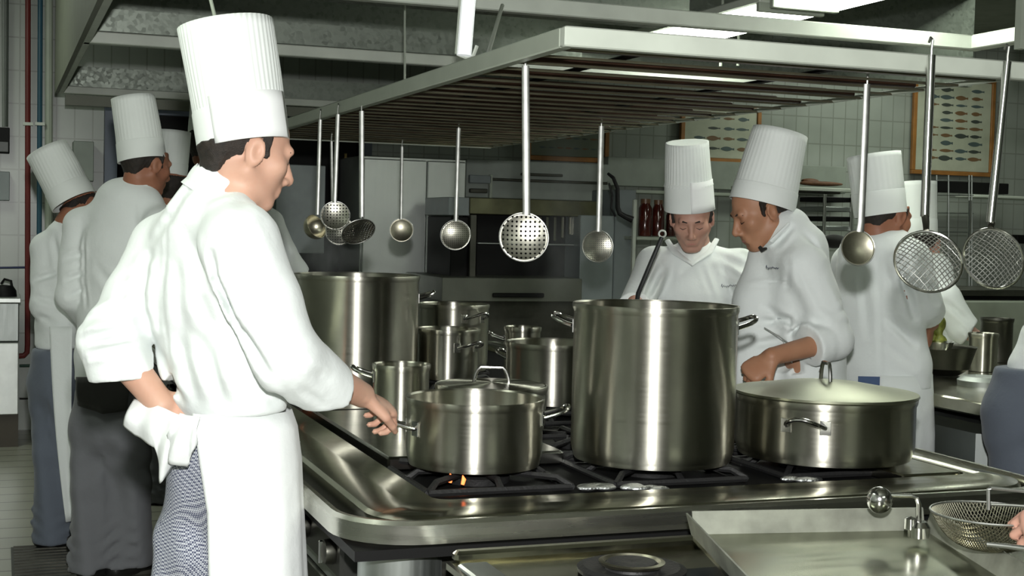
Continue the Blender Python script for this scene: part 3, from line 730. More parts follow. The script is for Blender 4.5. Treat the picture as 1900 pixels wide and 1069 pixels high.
def pot(name, label, cx, cy, zb, r, zt, handles=(), cat='pot', lid=False, fill=None, zh=None, rim=.004, flare=.0, hw=.05, mat=None):
    t = thing(name, label, cat, (cx, cy, zb)); h = zt-zb; mat = mat or STEEL
    prof = [(.001, .004), (r*.90, .004), (r*.90, 0), (r*.955, 0), (r*.965, .004), (r*.965, .009), (r*.975, .013), (r-.002, .022), (r, .034), (r, h-.020)]
    prof += [(r+.001, h-.018), (r+.0035, h-.012), (r+.0045, h-.004), (r+.003, h), (r-.001, h), (r-.004, h-.004), (r-.004, .03), (r-.012, .014), (.001, .012)]
    b = obj('body', MB().lathe((cx, cy, zb), prof, 72), mat, t)
    for ang, z in handles: loop_handle(t, (cx, cy), r, ang, z, hw*1.0)
    if fill is not None: obj('contents', MB().lathe((cx, cy, fill), [(r-.0045, -.004), (r-.0045, 0), (.001, .0)], 48), plain('dark_broth', (.06, .05, .02), .15), t)
    return t
def ang_of(dirv): return math.atan2(dirv[1], dirv[0])
AR, AA = ang_of(RH), ang_of(AH)
def potpx(name, label, px, yrim, wpx, d, zb=CZ+.012, **k):
    c = P(px, yrim, d); return pot(name, label, c[0], c[1], zb, wpx/2.*d/F, c[2], **k), c, wpx/2.*d/F
pA, cA, rA = potpx('cooking_pot', 'open steel pot at the front held by the cook in the foreground', 882, 736, 253, 3.22, handles=((AR+pi+.35, .962), (AR+.1, .985)), hw=.045)
pB, cB, rB = potpx('stock_pot', 'tallest steel stockpot at the front middle of the range', 1217, 564, 303, 3.35, handles=((AR+pi-.35, 1.19), (AR+.25, 1.195)), hw=.06)
pC, cC, rC = potpx('braising_pan', 'wide steel pan closed with a flat lid at the front of the range', 1531, 731, 328, 3.48, handles=((-2.35, .968),), hw=.055, cat='pan')
pD, cD, rD = potpx('stock_pot', 'tall steel stockpot behind the arm of the foreground cook', 663, 509, 229, 4.85, handles=((AR+.3, 1.165), (AR+pi, 1.165)), hw=.055)
pE, cE, rE = potpx('cooking_pot', 'steel pot farthest back, just behind the tall stockpot by the cook', 841, 563, 132, 5.30, handles=((AR+AA*0-.9, 1.075),), hw=.05)
pF, cF, rF = potpx('cooking_pot', 'lower steel pot with side handle standing between stockpot and open pan', 832, 609, 115, 5.0, handles=((AR-.85, .99),), hw=.05)
pG, cG, rG = potpx('saucepan', 'small narrow steel pot standing on the hot plate', 745, 675, 104, 3.86, handles=((AR+pi-.1, 1.0),), hw=.03)
pH, cH, rH = potpx('shallow_pan', 'shallow steel pan with arched lid handle behind the front pot', 912, 713, 205, 3.78, cat='pan')
pI, cI, rI = potpx('cooking_pot', 'steel pot half hidden behind the left side of the tallest stockpot', 1027, 634, 175, 4.4, handles=((AR+pi-.6, 1.0), (AR, 1.0)), hw=.045)
pJ, cJ, rJ = potpx('cooking_pot', 'small steel pot behind the pot beside the tallest stockpot', 970, 606, 66, 4.95, handles=((AR+pi-.2, 1.02),), hw=.03)
def lid(par, c, r, z, hmat, hang, hspan=.035, hh=.03, dome=.03, mat=None):
    b = obj('lid', MB().lathe((c[0], c[1], z), [(r+.004, -.004), (r+.008, 0), (r+.006, .005), (r-.01, .006), (r*.8, .006+dome*.25), (r*.45, .006+dome*.75), (r*.15, .006+dome), (.001, .006+dome)], 72), mat or STEEL, par)
    d = np.array([cos(hang), sin(hang), 0]); z2 = z+.006+dome; p = []
    for i in range(15):
        a = pi*i/14.; p.append(np.array([c[0], c[1], z2-.004])+d*hspan*cos(a)*(1 if sin(a) < .6 else 1)+UZ*hh*min(1, 1.35*sin(a)))
    obj('lid_handle', MB().tube(p, .005, 8), CHROME, b)
lid(pC, cC, rC, cC[2]+.003, None, AA+.15, .032, .048, .026, steel('lid_steel', (.38, .39, .29), .36, .3, (3, 3, 3), True, .2, 4))
lid(pH, cH, rH-.012, cH[2]-.004, None, AR, .048, .045, .004)

# ------------------------------------------------------------------ lower range unit in front
t = thing('front_range_unit', 'lower steel range section with a ring burner in the foreground', 'cooking range', (1.6, 2.0, 0))
FZ = .79
m = MB()
m.b2(.80, 3.6, 1.25, 2.47, FZ-.02, FZ, .004); obj('top_sheet', m, STEELW, t)
m = MB().b2(.81, 3.6, 2.44, 2.468, FZ, FZ+.022, .006); obj('back_ledge', m, STEELW, t)
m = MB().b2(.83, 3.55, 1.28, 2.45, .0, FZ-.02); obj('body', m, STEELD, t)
m = MB().b2(.80, .86, 1.25, 2.40, FZ, FZ+.012, .004); obj('edge_strip', m, STEELP, t)
m = MB().b2(.98, 1.46, 1.4, 2.28, FZ, FZ+.004, .002); obj('burner_tray', m, plain('blue_black_enamel', (.012, .016, .02), .25, nscale=20, noise_amt=.6), t)
c = onz(1172, 1055, FZ+.01)
m = MB().lathe((c[0], c[1], FZ+.004), [(.10, 0), (.102, .008), (.09, .012), (.07, .006), (.05, .006), (.045, .02), (.03, .022), (.001, .018)], 36); obj('wok_ring', m, CAST, t)
m = MB().lathe((c[0], c[1], FZ+.006), [(.058, .012), (.062, .018), (.054, .02), (.05, .014)], 36); obj('ring_rim', m, SOLID, t)
rng = random.Random(3)
# griddle tray
a, b_ = onz(1290, 985, .84), onz(1700, 975, .84)
t = thing('griddle_tray', 'large rectangular steel tray with raised rims in the foreground', 'tray', (1.9, 2.0, FZ))
bl = onz(1286, 992, .845); br = onz(1716, 984, .845); dirx = unit(br-bl); diry = -unit(ray(645, 300)); wid = np.linalg.norm(br-bl); dep = .62
fl = bl+diry*dep; fr_ = br+diry*dep
m = MB(); m.add([bl, br, fr_, fl, bl-UZ*.012, br-UZ*.012, fr_-UZ*.012, fl-UZ*.012], [(3, 2, 1, 0), (4, 5, 6, 7), (0, 1, 5, 4), (1, 2, 6, 5), (2, 3, 7, 6), (3, 0, 4, 7)]); obj('tray_floor', m, steel('tray_steel', (.42, .43, .33), .2, .1, (3, 60, 3), False, .4, 4), t, smooth=False)
RM = plain('tray_rim_steel', (.30, .31, .26), .45, .55, noise_amt=.35, nscale=14)
for A, B, nn in ((bl, br, -diry), (br, fr_, dirx), (fl, bl, -dirx), (fr_, fl, diry)):
    m = MB(); u = unit(B-A); m.loft([[A-nn*0, B-nn*0, B+nn*.004, A+nn*.004], [A+nn*.012+UZ*.042, B+nn*.012+UZ*.042, B+nn*.016+UZ*.042, A+nn*.016+UZ*.042]]); obj('rim', m, RM, t, smooth=False)
# lever with ball
t = thing('lever_handle', 'steel lever ending in a round ball above the tray', 'lever', P(1690, 965, 2.55))
dL = 2.62
c = P(1632, 928, dL); obj('ball', MB().lathe(c, [(.001, -.026)]+[(.0245*cos(x), .026*sin(x)) for x in np.linspace(-1.4, 1.4, 13)]+[(.001, .026)], 28), CHROME, t)
obj('lever_rod', MB().tube([P(1650, 919, dL), P(1690, 920, dL), P(1701, 924, dL), P(1705, 936, dL), P(1705, 972, dL)], .005, 10), CHROME, t)
m = MB().lathe(P(1705, 985, dL)-UZ*.012, [(.001, 0), (.02, 0), (.021, .02), (.014, .03), (.001, .03)], 20); m.lathe(P(1690, 972, dL)-UZ*.01, [(.001, 0), (.012, .0), (.012, .02), (.001, .024)], 16); obj('pivot', m, CHROME, t)
# fryer basket at the right
t = thing('frying_basket', 'wire frying basket with a steel frame at the picture corner', 'basket', P(1830, 1000, 2.5))
bc = P(1835, 1018, 2.50); m = MB(); rb_ = .105; n = 44
for s in (0, 1):
    A, B = (unit(RH+AH), unit(RH-AH)) if s == 0 else (unit(RH-AH), unit(RH+AH))
    for i in range(n):
        o = -rb_+2*rb_*(i+.5)/n; hl = sqrt(rb_*rb_-o*o); pts = []
        for k in range(11):
            x = -hl+2*hl*k/10; q = (o*o+x*x)/(rb_*rb_); pts.append(bc+A*o+B*x+UZ*(.065*q**1.8))
        m.tube(pts, .0008, 4)
obj('wire_mesh', m, SOLID, t)
obj('rim_ring', MB().tube([bc+UZ*.065+RH*cos(x)*rb_+AH*sin(x)*rb_ for x in np.linspace(0, 2*pi, 49)], .0022, 6, False), UTH, t)
obj('frame', MB().tube([P(1834, 946, 2.45), P(1834, 908, 2.45), P(1838, 906, 2.45), P(1925, 914, 2.45), P(1925, 955, 2.45)], .0035, 8), UTH, t)
obj('frame', MB().tube([P(1838, 936, 2.45), P(1880, 938, 2.45), P(1925, 941, 2.45)], .003, 8), UTH, t)
obj('handle', MB().tube([P(1832, 1010, 2.36), P(1870, 1014, 2.34), P(1930, 1022, 2.3)], [.004, .0045, .006], 10), UTH, t)
# neighbouring unit the basket stands on
m = MB().b2(2.43, 3.6, 1.25, 2.40, FZ, FZ+.004, .002); o = obj('fryer_top', m, STEELD, bpy.data.objects['front_range_unit'])
def lights():
    w = bpy.data.worlds.new('world'); scn.world = w; w.use_nodes = True; w.node_tree.nodes['Background'].inputs[0].default_value = (.5, .55, .5, 1); w.node_tree.nodes['Background'].inputs[1].default_value = .1
    l = bpy.data.lights.new('camera_flash', 'AREA'); l.energy = FLASH; l.shape = 'DISK'; l.size = .07; l.color = (1, 1, .98)
    lo = bpy.data.objects.new('camera_flash', l); COL.objects.link(lo)
    lo.matrix_world = mathutils.Matrix.Translation((CAM+UP*.22+RIGHT*.02+AWAY*.0).tolist())@M3.to_4x4()
    for i, (x, y, e, sx, sy) in enumerate(AMB):  # unseen area lights added to give the closed room its ambient light
        l = bpy.data.lights.new('ambient_fill', 'AREA'); l.energy = e; l.shape = 'RECTANGLE'; l.size = sx; l.size_y = sy; l.color = (.92, 1, .86)
        lo = bpy.data.objects.new('ambient_fill', l); COL.objects.link(lo); lo.location = (x, y, 3.05)
FLASH = 118
AMB = [(-.6, 3.0, 25, .3, 1.3), (-.6, 7.5, 25, .3, 1.3), (5.6, 2.0, 25, .3, 1.3), (5.6, 5.5, 25, .3, 1.3), (6.5, 8.5, 25, 1.3, .3), (2.0, -1.5, 25, 1.3, .3)]

# ------------------------------------------------------------------ equipment along the back wall
GREYP = plain('grey_enamel_panel', (.20, .23, .23), .45)
def tbox(name, label, cat, rect, Y, dep, mat, group=None, floor=False):
    m = MB(); r = pxbox(m, *rect, Y, dep)
    if floor: m = MB().b2(r[0], r[1], Y, Y+dep, 0, r[3], .005)
    o = obj(name, m, mat, None, loc=((r[0]+r[1])/2, Y+dep/2, 0 if floor else r[2])); tag(o, label, cat, group); return o, r
# tall grey cabinet in the doorway
t = thing('tall_cabinet', 'pale blue-grey cabinet standing before the dark doorway', 'cabinet', onY(567, 400, 9.1)*np.array([1, 1, 0]))
m = MB(); r = pxbox(m, 512, 306, 603, 470, 9.1, .4); obj('door', m, plain('pale_blue_enamel', (.30, .34, .34), .45), t)
m = MB().b2(r[0]+.01, r[1]-.01, 9.11, 9.48, 0, r[2]); obj('body', m, BLACK, t)
a = onY(641, 285, 9.5); b = onY(640, 395, 9.5); o = obj('pull_bar', MB().tube([a, b], .011, 8), plain('old_brass', (.30, .22, .09), .4, .8), None, loc=b); tag(o, 'thin brass coloured upright bar against the black doorway', 'bar')
# stainless fridge
t = thing('steel_fridge', 'plain tall stainless steel fridge left of the ovens', 'fridge', onY(765, 400, 8.8)*np.array([1, 1, 0]))
m = MB(); r = pxbox(m, 668, 292, 862, 560, 8.8, .6); m = MB().b2(r[0], r[1], 8.8, 9.4, .1, r[3], .006); FR = steel('fridge_steel', (.50, .53, .50), .42, .3, (80, 3, 2), False, .12, 3); obj('body', m, FR, t)
xm = onY(805, 400, 8.6)[0]
obj('door', MB().b2(r[0]+.01, xm-.003, 8.77, 8.8, .12, r[3]-.02, .006), FR, t); obj('door', MB().b2(xm+.003, r[1]-.01, 8.77, 8.8, .12, r[3]-.02, .006), FR, t)
for x in (r[0]+.08, r[1]-.08): obj('leg', MB().tube([(x, 9.1, 0), (x, 9.1, .1)], .02, 8), STEELD, t)
# oven bank
t = thing('oven', 'large open black oven with steel canopy strip and side panels', 'oven', onY(990, 400, 8.2)*np.array([1, 1, 0]))
m = MB(); r = pxbox(m, 836, 402, 874, 520, 8.15, .5); obj('side_panel', m, BLACK, t)
m = MB(); r = pxbox(m, 832, 366, 872, 400, 8.12, .5); obj('control_box', m, GREYP, t)
m = MB(); r = pxbox(m, 872, 370, 1108, 400, 8.10, .6); obj('canopy_strip', m, plain('greasy_steel', (.14, .14, .08), .4, .7, noise_amt=.4), t)
m = MB(); r = pxbox(m, 872, 398, 884, 516, 8.10, .06); obj('door_frame', m, STEELD, t); m = MB(); pxbox(m, 1074, 398, 1084, 500, 8.10, .06); obj('door_frame', m, STEELD, t)
m = MB(); pxbox(m, 884, 400, 1074, 530, 8.3, .3); obj('cavity', m, BLACK, t)
m = MB(); pxbox(m, 886, 451, 1072, 455, 8.15, .02); obj('oven_shelf', m, STEELP, t)
for x in range(1000, 1070, 14):
    m = MB(); pxbox(m, x, 402, x+5, 436+(x % 3)*6, 8.2, .02); obj('hanging_tool', m, STEELW, t)
m = MB(); pxbox(m, 1076, 400, 1138, 560, 8.05, .5); obj('side_panel', m, GREYP, t)
m = MB(); pxbox(m, 820, 516, 1080, 560, 7.9, .8); obj('lower_body', m, plain('oven_lower', (.16, .17, .14), .4, .6), t)
m = MB(); pxbox(m, 915, 544, 1010, 552, 7.88, .02); obj('lower_vent', m, BLACK, t)
r = (onY(820, 540, 7.9)[0], onY(1080, 540, 7.9)[0]); obj('stand', MB().b2(r[0], r[1], 7.95, 8.65, 0, onY(950, 560, 7.9)[2]), STEELD, t)
# pale equipment panel above the ovens
t = thing('extractor_panel', 'pale wall panel with pipe rail above the oven', 'panel', onY(1000, 330, 9.3))
m = MB(); pxbox(m, 865, 300, 1130, 370, 9.3, .28); obj('board', m, plain('pale_grey_board', (.26, .29, .26), .5), t)
for (x0, y0, x1, y1) in ((912, 334, 1128, 339), (968, 322, 1045, 327)):
    m = MB(); pxbox(m, x0, y0, x1, y1, 9.26, .03); obj('rail', m, STEELD, t)
m = MB(); pxbox(m, 872, 325, 912, 340, 9.25, .04); obj('switch_box', m, GREYP, t)
m = MB(); pxbox(m, 873, 350, 905, 358, 9.25, .04); obj('vent_slot', m, STEELD, t)
m = MB(); pxbox(m, 909, 324, 914, 368, 9.25, .04); obj('bracket', m, ALU, t)
tg, r = tbox('wall_cladding', 'white panel band on the wall behind the bowed cook', 'panel', (1128, 300, 1570, 352), 9.45, .12, plain('pale_cladding', (.25, .28, .24), .5)); 
# black cable
pts = [P(1128, 322, 7.9), P(1138, 330, 7.88), P(1146, 350, 7.86), P(1146, 385, 7.85), P(1150, 396, 7.84), P(1160, 402, 7.84), P(1174, 408, 7.84)]
o = obj('black_cable', MB().tube(pts, [.008, .011, .012, .014, .016, .016, .02], 10), BLACK, None, loc=pts[-1]); tag(o, 'thick black cable curving down beside the oven', 'cable')
pts = [P(1130, 340, 7.9), P(1136, 362, 7.9), P(1134, 386, 7.9), P(1142, 402, 7.9)]
o = obj('black_cable', MB().tube(pts, .006, 8), BLACK, None, loc=pts[-1]); tag(o, 'thin looping black cable left of the thick one', 'cable')
# grey door panel with frame right of the cable
o, r = tbox('grey_cupboard', 'tall grey cupboard right of the oven', 'cupboard', (1140, 352, 1178, 560), 8.4, .4, GREYP, None, True)
o, r = tbox('cupboard_edge_post', 'pale upright post beside the jar shelf', 'post', (1174, 370, 1180, 560), 8.2, .03, ALUB, None, True)
# shelf with dark red jars
JR = plain('dark_red_jar', (.06, .010, .006), .12, coat=.6, noise_amt=.3)
o, r = tbox('jar_shelf', 'narrow shelf carrying the dark red jars', 'shelf', (1182, 440, 1262, 446), 8.2, .25, ALU)
m = MB(); pxbox(m, 1180, 356, 1400, 362, 9.3, .15); o = obj('wall_shelf', m, ALU, None, loc=onY(1290, 362, 9.3)); tag(o, 'pale wall shelf above the jars', 'shelf')
for (px, yt, w, lab, dd) in ((1196, 370, 26, 'dark red glass jar, first from the cupboard', 8.25), (1220, 372, 24, 'dark red glass jar, middle one on the narrow shelf', 8.25), (1244, 388, 20, 'smaller dark red glass jar next to the bowed cook', 8.25)):
    c = onY(px, 439, dd+.1); tp = onY(px, yt, dd+.1); rr = w/2.*dd/.936/F; h = tp[2]-c[2]
    t = thing('glass_jar', lab, 'jar', (c[0], c[1], c[2]+.003), 'dark red jars'); c = c+UZ*.003
    obj('body', MB().lathe(c, [(.001, 0), (rr*.95, 0), (rr, .01), (rr, h*.75), (rr*.7, h*.86), (rr*.7, h*.9)], 24, cap1=True), JR, t)
    obj('lid', MB().lathe(c, [(rr*.74, h*.88), (rr*.74, h), (.001, h)], 24), plain('jar_lid', (.12, .06, .03), .4), t)
# framed charts
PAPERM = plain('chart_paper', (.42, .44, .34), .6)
def chart(label, rect, Y, nx, ny, seed, fishc=(.05, .06, .05), fr=.035, mats=None):
    t = thing('framed_chart', label, 'framed poster', onY((rect[0]+rect[2])/2, rect[3], Y)); rg = random.Random(seed)
    m = MB(); r = pxbox(m, *rect, Y, .015); obj('paper', m, mats or PAPERM, t)
    for nm, b in (('frame_bottom', (r[0]-fr, r[1]+fr, r[2]-fr, r[2])), ('frame_top', (r[0]-fr, r[1]+fr, r[3], r[3]+fr)), ('frame_left', (r[0]-fr, r[0], r[2], r[3])), ('frame_right', (r[1], r[1]+fr, r[2], r[3]))):
        obj('frame_strip', MB().b2(b[0], b[1], Y-.012, Y+.02, b[2], b[3], .003), WOOD, t)
    cols = [(.05, .06, .05), (.16, .09, .04), (.07, .10, .10)]; mbs = [MB() for _ in cols]
    W_, H_ = r[1]-r[0], r[3]-r[2]
    for i in range(nx):
        for j in range(ny):
            if rg.random() < .06: continue
            x = r[0]+W_*(.10+.80*(i+.5)/nx)+rg.uniform(-.01, .01)*W_; z = r[2]+H_*(.10+.84*(j+.5)/ny); l = W_/nx*rg.uniform(.28, .40); hh = l*rg.uniform(.16, .32); k = rg.randrange(3)
            top = []; n = 12
            for s in range(n+1):
                u = s/n; x2 = x-l+2*l*u; w = hh*(sin(pi*min(1, u*1.12))**.7 if u < .86 else .25+2.2*(u-.86)); top.append((x2, z, w))
            ring = [(a, Y-.0015, b_+c) for a, b_, c in top]+[(a, Y-.0015, b_-c) for a, b_, c in reversed(top)]
            mbs[k].add(ring, [tuple(range(len(ring)))])
    for k, mb in enumerate(mbs):
        if mb.v: obj('fish_print', mb, plain('ink_%d' % k, cols[k], .6), t, smooth=False)
    return t, r
chart('wooden framed fish chart at the far right, above the steel wire rack', (1700, 150, 1838, 318), 9.55, 4, 10, 1)
chart('wooden framed chart of sea animals between the two front hats', (1270, 205, 1404, 294), 9.55, 4, 4, 2)
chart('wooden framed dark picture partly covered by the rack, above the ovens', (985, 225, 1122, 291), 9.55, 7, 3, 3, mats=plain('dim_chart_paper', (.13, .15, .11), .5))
# shelf with bread board at the right of the leaning cook
t = thing('wall_shelf', 'pale shelf behind the head of the leaning cook', 'shelf', onY(1520, 356, 8.8))
m = MB(); pxbox(m, 1400, 347, 1590, 354, 8.8, .35); obj('board', m, ALUB, t); m = MB(); pxbox(m, 1475, 354, 1560, 359, 8.84, .3); obj('lip', m, STEELD, t)
S = SDF(); c = onY(1522, 343, 8.95); S.ell(c+UZ*.008, (.19, .10, .018), k=.01); S.ell(c+RH*-.08+UZ*.03, (.07, .05, .016), k=.01); o = sobj('flat_bread', S, plain('brown_bread', (.12, .05, .02), .7, noise_amt=.5, nscale=30), None, .006); tag(o, 'long dark brown bread lying on the pale wall shelf', 'bread')
t = thing('tray_rack', 'small steel rack with dark trays behind the leaning cook', 'rack', onY(1552, 470, 8.6))
m = MB()
for x in (1528, 1578): pxbox(m, x, 360, x+5, 470, 8.6, .02)
obj('upright', m, CHROME, t)
for i, y in enumerate((366, 384, 402, 420)):
    m = MB(); pxbox(m, 1532, y, 1580, y+9, 8.62, .35); obj('tray', m, STEELP if i % 2 else BLACK, t)
S = SDF(); S.ell(onY(1548, 448, 8.5), (.09, .09, .05)); o = sobj('dark_bundle', S, BLACKC, t, .008)
# wire rack and black rail at the far right
t = thing('wire_rack', 'tall thin steel wire rack beneath the fish chart', 'rack', onY(1770, 560, 8.4))
m = MB()
for x in (1738, 1760, 1798, 1803): m.tube([onY(x, 325, 8.4), onY(x, 560, 8.4)], .006, 6)
obj('upright', m, STEELP, t); m = MB()
for y in (335, 362, 395, 430, 470): m.tube([onY(1735, y, 8.4), onY(1806, y+1, 8.4)], .005, 6)
obj('rung', m, STEELP, t)
m = MB(); a = onY(1800, 372, 8.3); b = onY(1799, 440, 8.3); obj('bright_tube', MB().tube([a, b], .014, 8), CHROME, t)
o, r = tbox('black_rail_box', 'long black box fixed on the wall under the fish chart', 'box', (1736, 338, 1872, 358), 9.2, .2, BLACK)
o, r = tbox('wall_ledge', 'thin ledge on the wall at the right picture edge', 'ledge', (1806, 364, 1960, 369), 9.0, .3, ALUB)
o, r = tbox('back_counter', 'pale counter against the back wall at the right', 'counter', (1735, 560, 1990, 640), 7.6, .9, plain('pale_counter', (.28, .31, .25), .5), None, True)
t = thing('griddle_stove', 'dark stove top standing on the pale back counter', 'stove', onY(1850, 558, 7.8))
m = MB(); pxbox(m, 1742, 538, 1990, 550, 7.75, .6); obj('top', m, STEELD, t); m = MB(); pxbox(m, 1742, 550, 1990, 560, 7.8, .55); obj('body', m, BLACK, t)
o, r = tbox('switch_box', 'small black switch on the wall at the right edge', 'switch', (1888, 436, 1908, 452), 9.5, .08, BLACK)
# second cooking island at the right
t = thing('second_range', 'second steel range at the right with dark open shelves below', 'cooking range', (3.9, 4.5, 0))
zz = .87; c0 = onz(1700, 724, zz); sx = c0[0]; 
m = MB().b2(sx, sx+1.6, 3.6, 5.35, zz-.05, zz, .006); obj('top_plate', m, STEELW, t)
m = MB().b2(sx+.05, sx+1.6, 5.1, 5.33, .3, zz-.05); obj('back_panel', m, BLACK, t)
m = MB().b2(sx+.35, sx+1.6, 3.65, 5.1, .02, zz-.05); obj('cabinet', m, BLACK, t)
m = MB().b2(sx+.10, sx+.36, 3.9, 4.6, .50, zz-.10, .03); obj('drawer', m, STEELP, t)
m = MB().b2(sx+.02, sx+1.6, 3.65, 5.2, .12, .16); obj('bottom_shelf', m, BLACK, t)
m = MB().b2(sx, sx+.05, 3.62, 3.67, 0, zz-.05); obj('leg', m, STEELD, t); m = MB().b2(sx, sx+.05, 5.2, 5.25, 0, zz-.05); obj('leg', m, STEELD, t)
m = MB().b2(sx-.0, sx+.02, 4.4, 5.2, zz-.16, zz-.1); obj('front_lip', m, ALUB, t)
def bpot(name, label, px, yr, w, d, zb, mat=STEEL, **k):
    c = P(px, yr, d); return pot(name, label, c[0], c[1], zb, w/2.*d/F, c[2], mat=mat, **k)
t = thing('mixing_bowl', 'wide dark steel bowl on the second range in front of the aproned cook', 'bowl', P(1750, 690, 5.55)); c = P(1750, 690, 5.55); c[2] = zz
r_ = .125; obj('body', MB().lathe(c, [(.001, .003), (r_*.5, .003), (r_*.8, .03), (r_, .11), (r_+.004, .118), (r_-.004, .112), (r_*.78, .04), (.001, .012)], 40), STEELD, t)
t = thing('saucepan', 'small shiny pan on top of the bowl rim', 'pan', P(1745, 640, 5.4)); c = P(1742, 648, 5.42)
obj('body', MB().lathe(c, [(.001, 0), (.045, 0), (.055, .025), (.058, .03), (.05, .028), (.001, .004)], 32), CHROME, t)
bpot('steel_container', 'shiny round steel container right of the wide bowl', 1825, 618, 52, 5.75, zz+.002)
bpot('stock_pot', 'dark round pot standing behind the shiny container', 1850, 590, 58, 6.2, zz+.002, STEELD)
t = thing('burner_stand', 'small round steel burner stand beside the bowl', 'burner', P(1815, 712, 5.2)*np.array([1, 1, 0])+UZ*zz); c = P(1822, 720, 5.2); c[2] = zz
obj('ring', MB().lathe(c, [(.001, .0), (.09, .0), (.092, .02), (.07, .035), (.03, .03), (.001, .03)], 32), STEELP, t)
# vegetables in the bowl
S = SDF(); rg = random.Random(5); c = P(1722, 632, 5.5)
for i in range(9): S.ell(P(1706+rg.uniform(0, 40), 600+rg.uniform(0, 42), 5.5+rg.uniform(-.03, .03)), (rg.uniform(.015, .03), .02, rg.uniform(.02, .045)), k=.004)
o = sobj('salad_leaves', S, plain('green_leaves', (.20, .22, .03), .5, noise_amt=.6, nscale=30), None, .006); tag(o, 'yellow-green leaves heaped over the dark bowl', 'vegetables', None, 'stuff')
# left side: steel counter with kettle, pipes, electrical box, wall box
t = thing('steel_counter', 'bright steel counter unit cut by the left picture edge', 'counter', onY(10, 700, 8.9)*np.array([1, 1, 0]))
r = (-1.0, onY(35, 650, 8.9)[0]); zt_ = onY(20, 562, 8.9)[2]; zm = onY(20, 636, 8.9)[2]; zbm = onY(20, 770, 8.9)[2]
WS = plain('bright_steel_front', (.62, .65, .62), .3, .5)
obj('drawer_front', MB().b2(r[0], r[1], 8.9, 9.4, zm+.006, zt_, .006), STEELP, t); obj('door', MB().b2(r[0], r[1], 8.9, 9.4, zbm, zm, .006), WS, t)
obj('worktop', MB().b2(r[0], r[1]+.01, 8.88, 9.42, zt_, zt_+.03, .004), WS, t); obj('plinth', MB().b2(r[0], r[1], 8.92, 9.38, 0, zbm), plain('brown_plinth', (.06, .05, .035), .6), t)
t = thing('kettle', 'black kettle with chrome base on the bright steel counter', 'kettle', onY(12, 560, 9.0)); c = onY(8, 557, 9.05)
obj('body', MB().lathe(c-UZ*.0, [(.001, 0), (.07, 0), (.075, .01), (.07, .06), (.05, .09), (.001, .095)], 28), BLACK, t)
obj('base_ring', MB().lathe(c-UZ*.004, [(.076, 0), (.08, .008), (.074, .016)], 28), CHROME, t)
obj('handle', MB().tube([c+UZ*.07+RH*.05, c+UZ*.12+RH*.04, c+UZ*.13+RH*.0, c+UZ*.10-RH*.02], .008, 8), BLACK, t)
RED = plain('dark_red_pipe_paint', (.13, .015, .012), .45); BLU = plain('blue_green_pipe_paint', (.02, .08, .12), .45)
def pipe(label, pts, r, mat): 
    o = obj('pipe', MB().tube(pts, r, 10), mat, None, loc=pts[-1]); tag(o, label, 'pipe', None); return o
YP = 9.5
pipe('dark red upright wall pipe bending left near the floor', [onY(52, -30, YP), onY(51, 640, YP), onY(50, 654, YP), onY(44, 660, YP), onY(30, 661, YP)], .018, RED)
pipe('blue-green upright wall pipe right of the red one', [onY(75, -30, YP), onY(73, 410, YP), onY(72, 560, YP)], .017, BLU)
pipe('dark blue horizontal pipe low on the wall', [onY(-5, 497, YP), onY(50, 496, YP)], .007, plain('dark_blue_paint', (.01, .02, .08), .5))
pipe('green horizontal pipe above the floor at the left', [onY(36, 679, YP), onY(75, 678, YP)], .010, plain('green_pipe', (.02, .06, .04), .5))
pipe('greyish-green broad upright pipe beside the blue one', [onY(91, -30, YP+.03), onY(90, 700, YP+.03)], .026, ALU)
pipe('thin grey conduit running up from the electrical box', [onY(7, -30, YP), onY(7, 235, YP)], .012, plain('grey_conduit', (.2, .22, .2), .5))
pipe('thin grey conduit beside the first one above the box', [onY(14, -30, YP), onY(13, 235, YP)], .008, plain('dark_conduit', (.04, .05, .04), .5))
m = MB()
for x in (52, 74): m.box(onY(x, 230, YP-.01), (.06, .03, .02))
o = obj('pipe_clamp', m, ALUB, bpy.data.objects['pipe'])
pipe('thin black pipe running down by the floor at the left', [onY(36, 740, YP), onY(66, 740, YP), onY(68, 792, YP)], .006, BLACK)
t = thing('electrical_box', 'black electrical box on the wall at the left edge', 'electrical box', onY(6, 285, 9.5)); m = MB(); pxbox(m, -20, 236, 18, 284, 9.5, .09); obj('body', m, BLACK, t)
m = MB(); pxbox(m, -20, 262, 16, 282, 9.49, .02); obj('cover', m, plain('dark_grey_cover', (.05, .055, .05), .4), t)
o, r = tbox('control_box', 'pale grey control box below the black electrical box', 'box', (-20, 318, 18, 372), 9.5, .09, GREYP)
o, r = tbox('paper_dispenser', 'grey paper dispenser on the tiles left of the doorway', 'dispenser', (136, 262, 174, 336), 9.42, .17, plain('dispenser_grey', (.20, .23, .20), .5))
# floor drain grate
t = thing('floor_grate', 'dark metal drain grate in the floor behind the back row', 'floor grate', onz(85, 1040, 0)); a = onz(20, 1018, 0); b = onz(150, 1018, 0)
m = MB().b2(a[0], b[0], 5.5, a[1], 0.001, .006); obj('plate', m, plain('drain_dark', (.03, .03, .022), .5), t); m = MB()
for i in range(14): y = 5.52+(a[1]-5.54)*i/13; m.b2(a[0]+.01, b[0]-.01, y, y+.012, .006, .012)
obj('bars', m, STEELD, t)

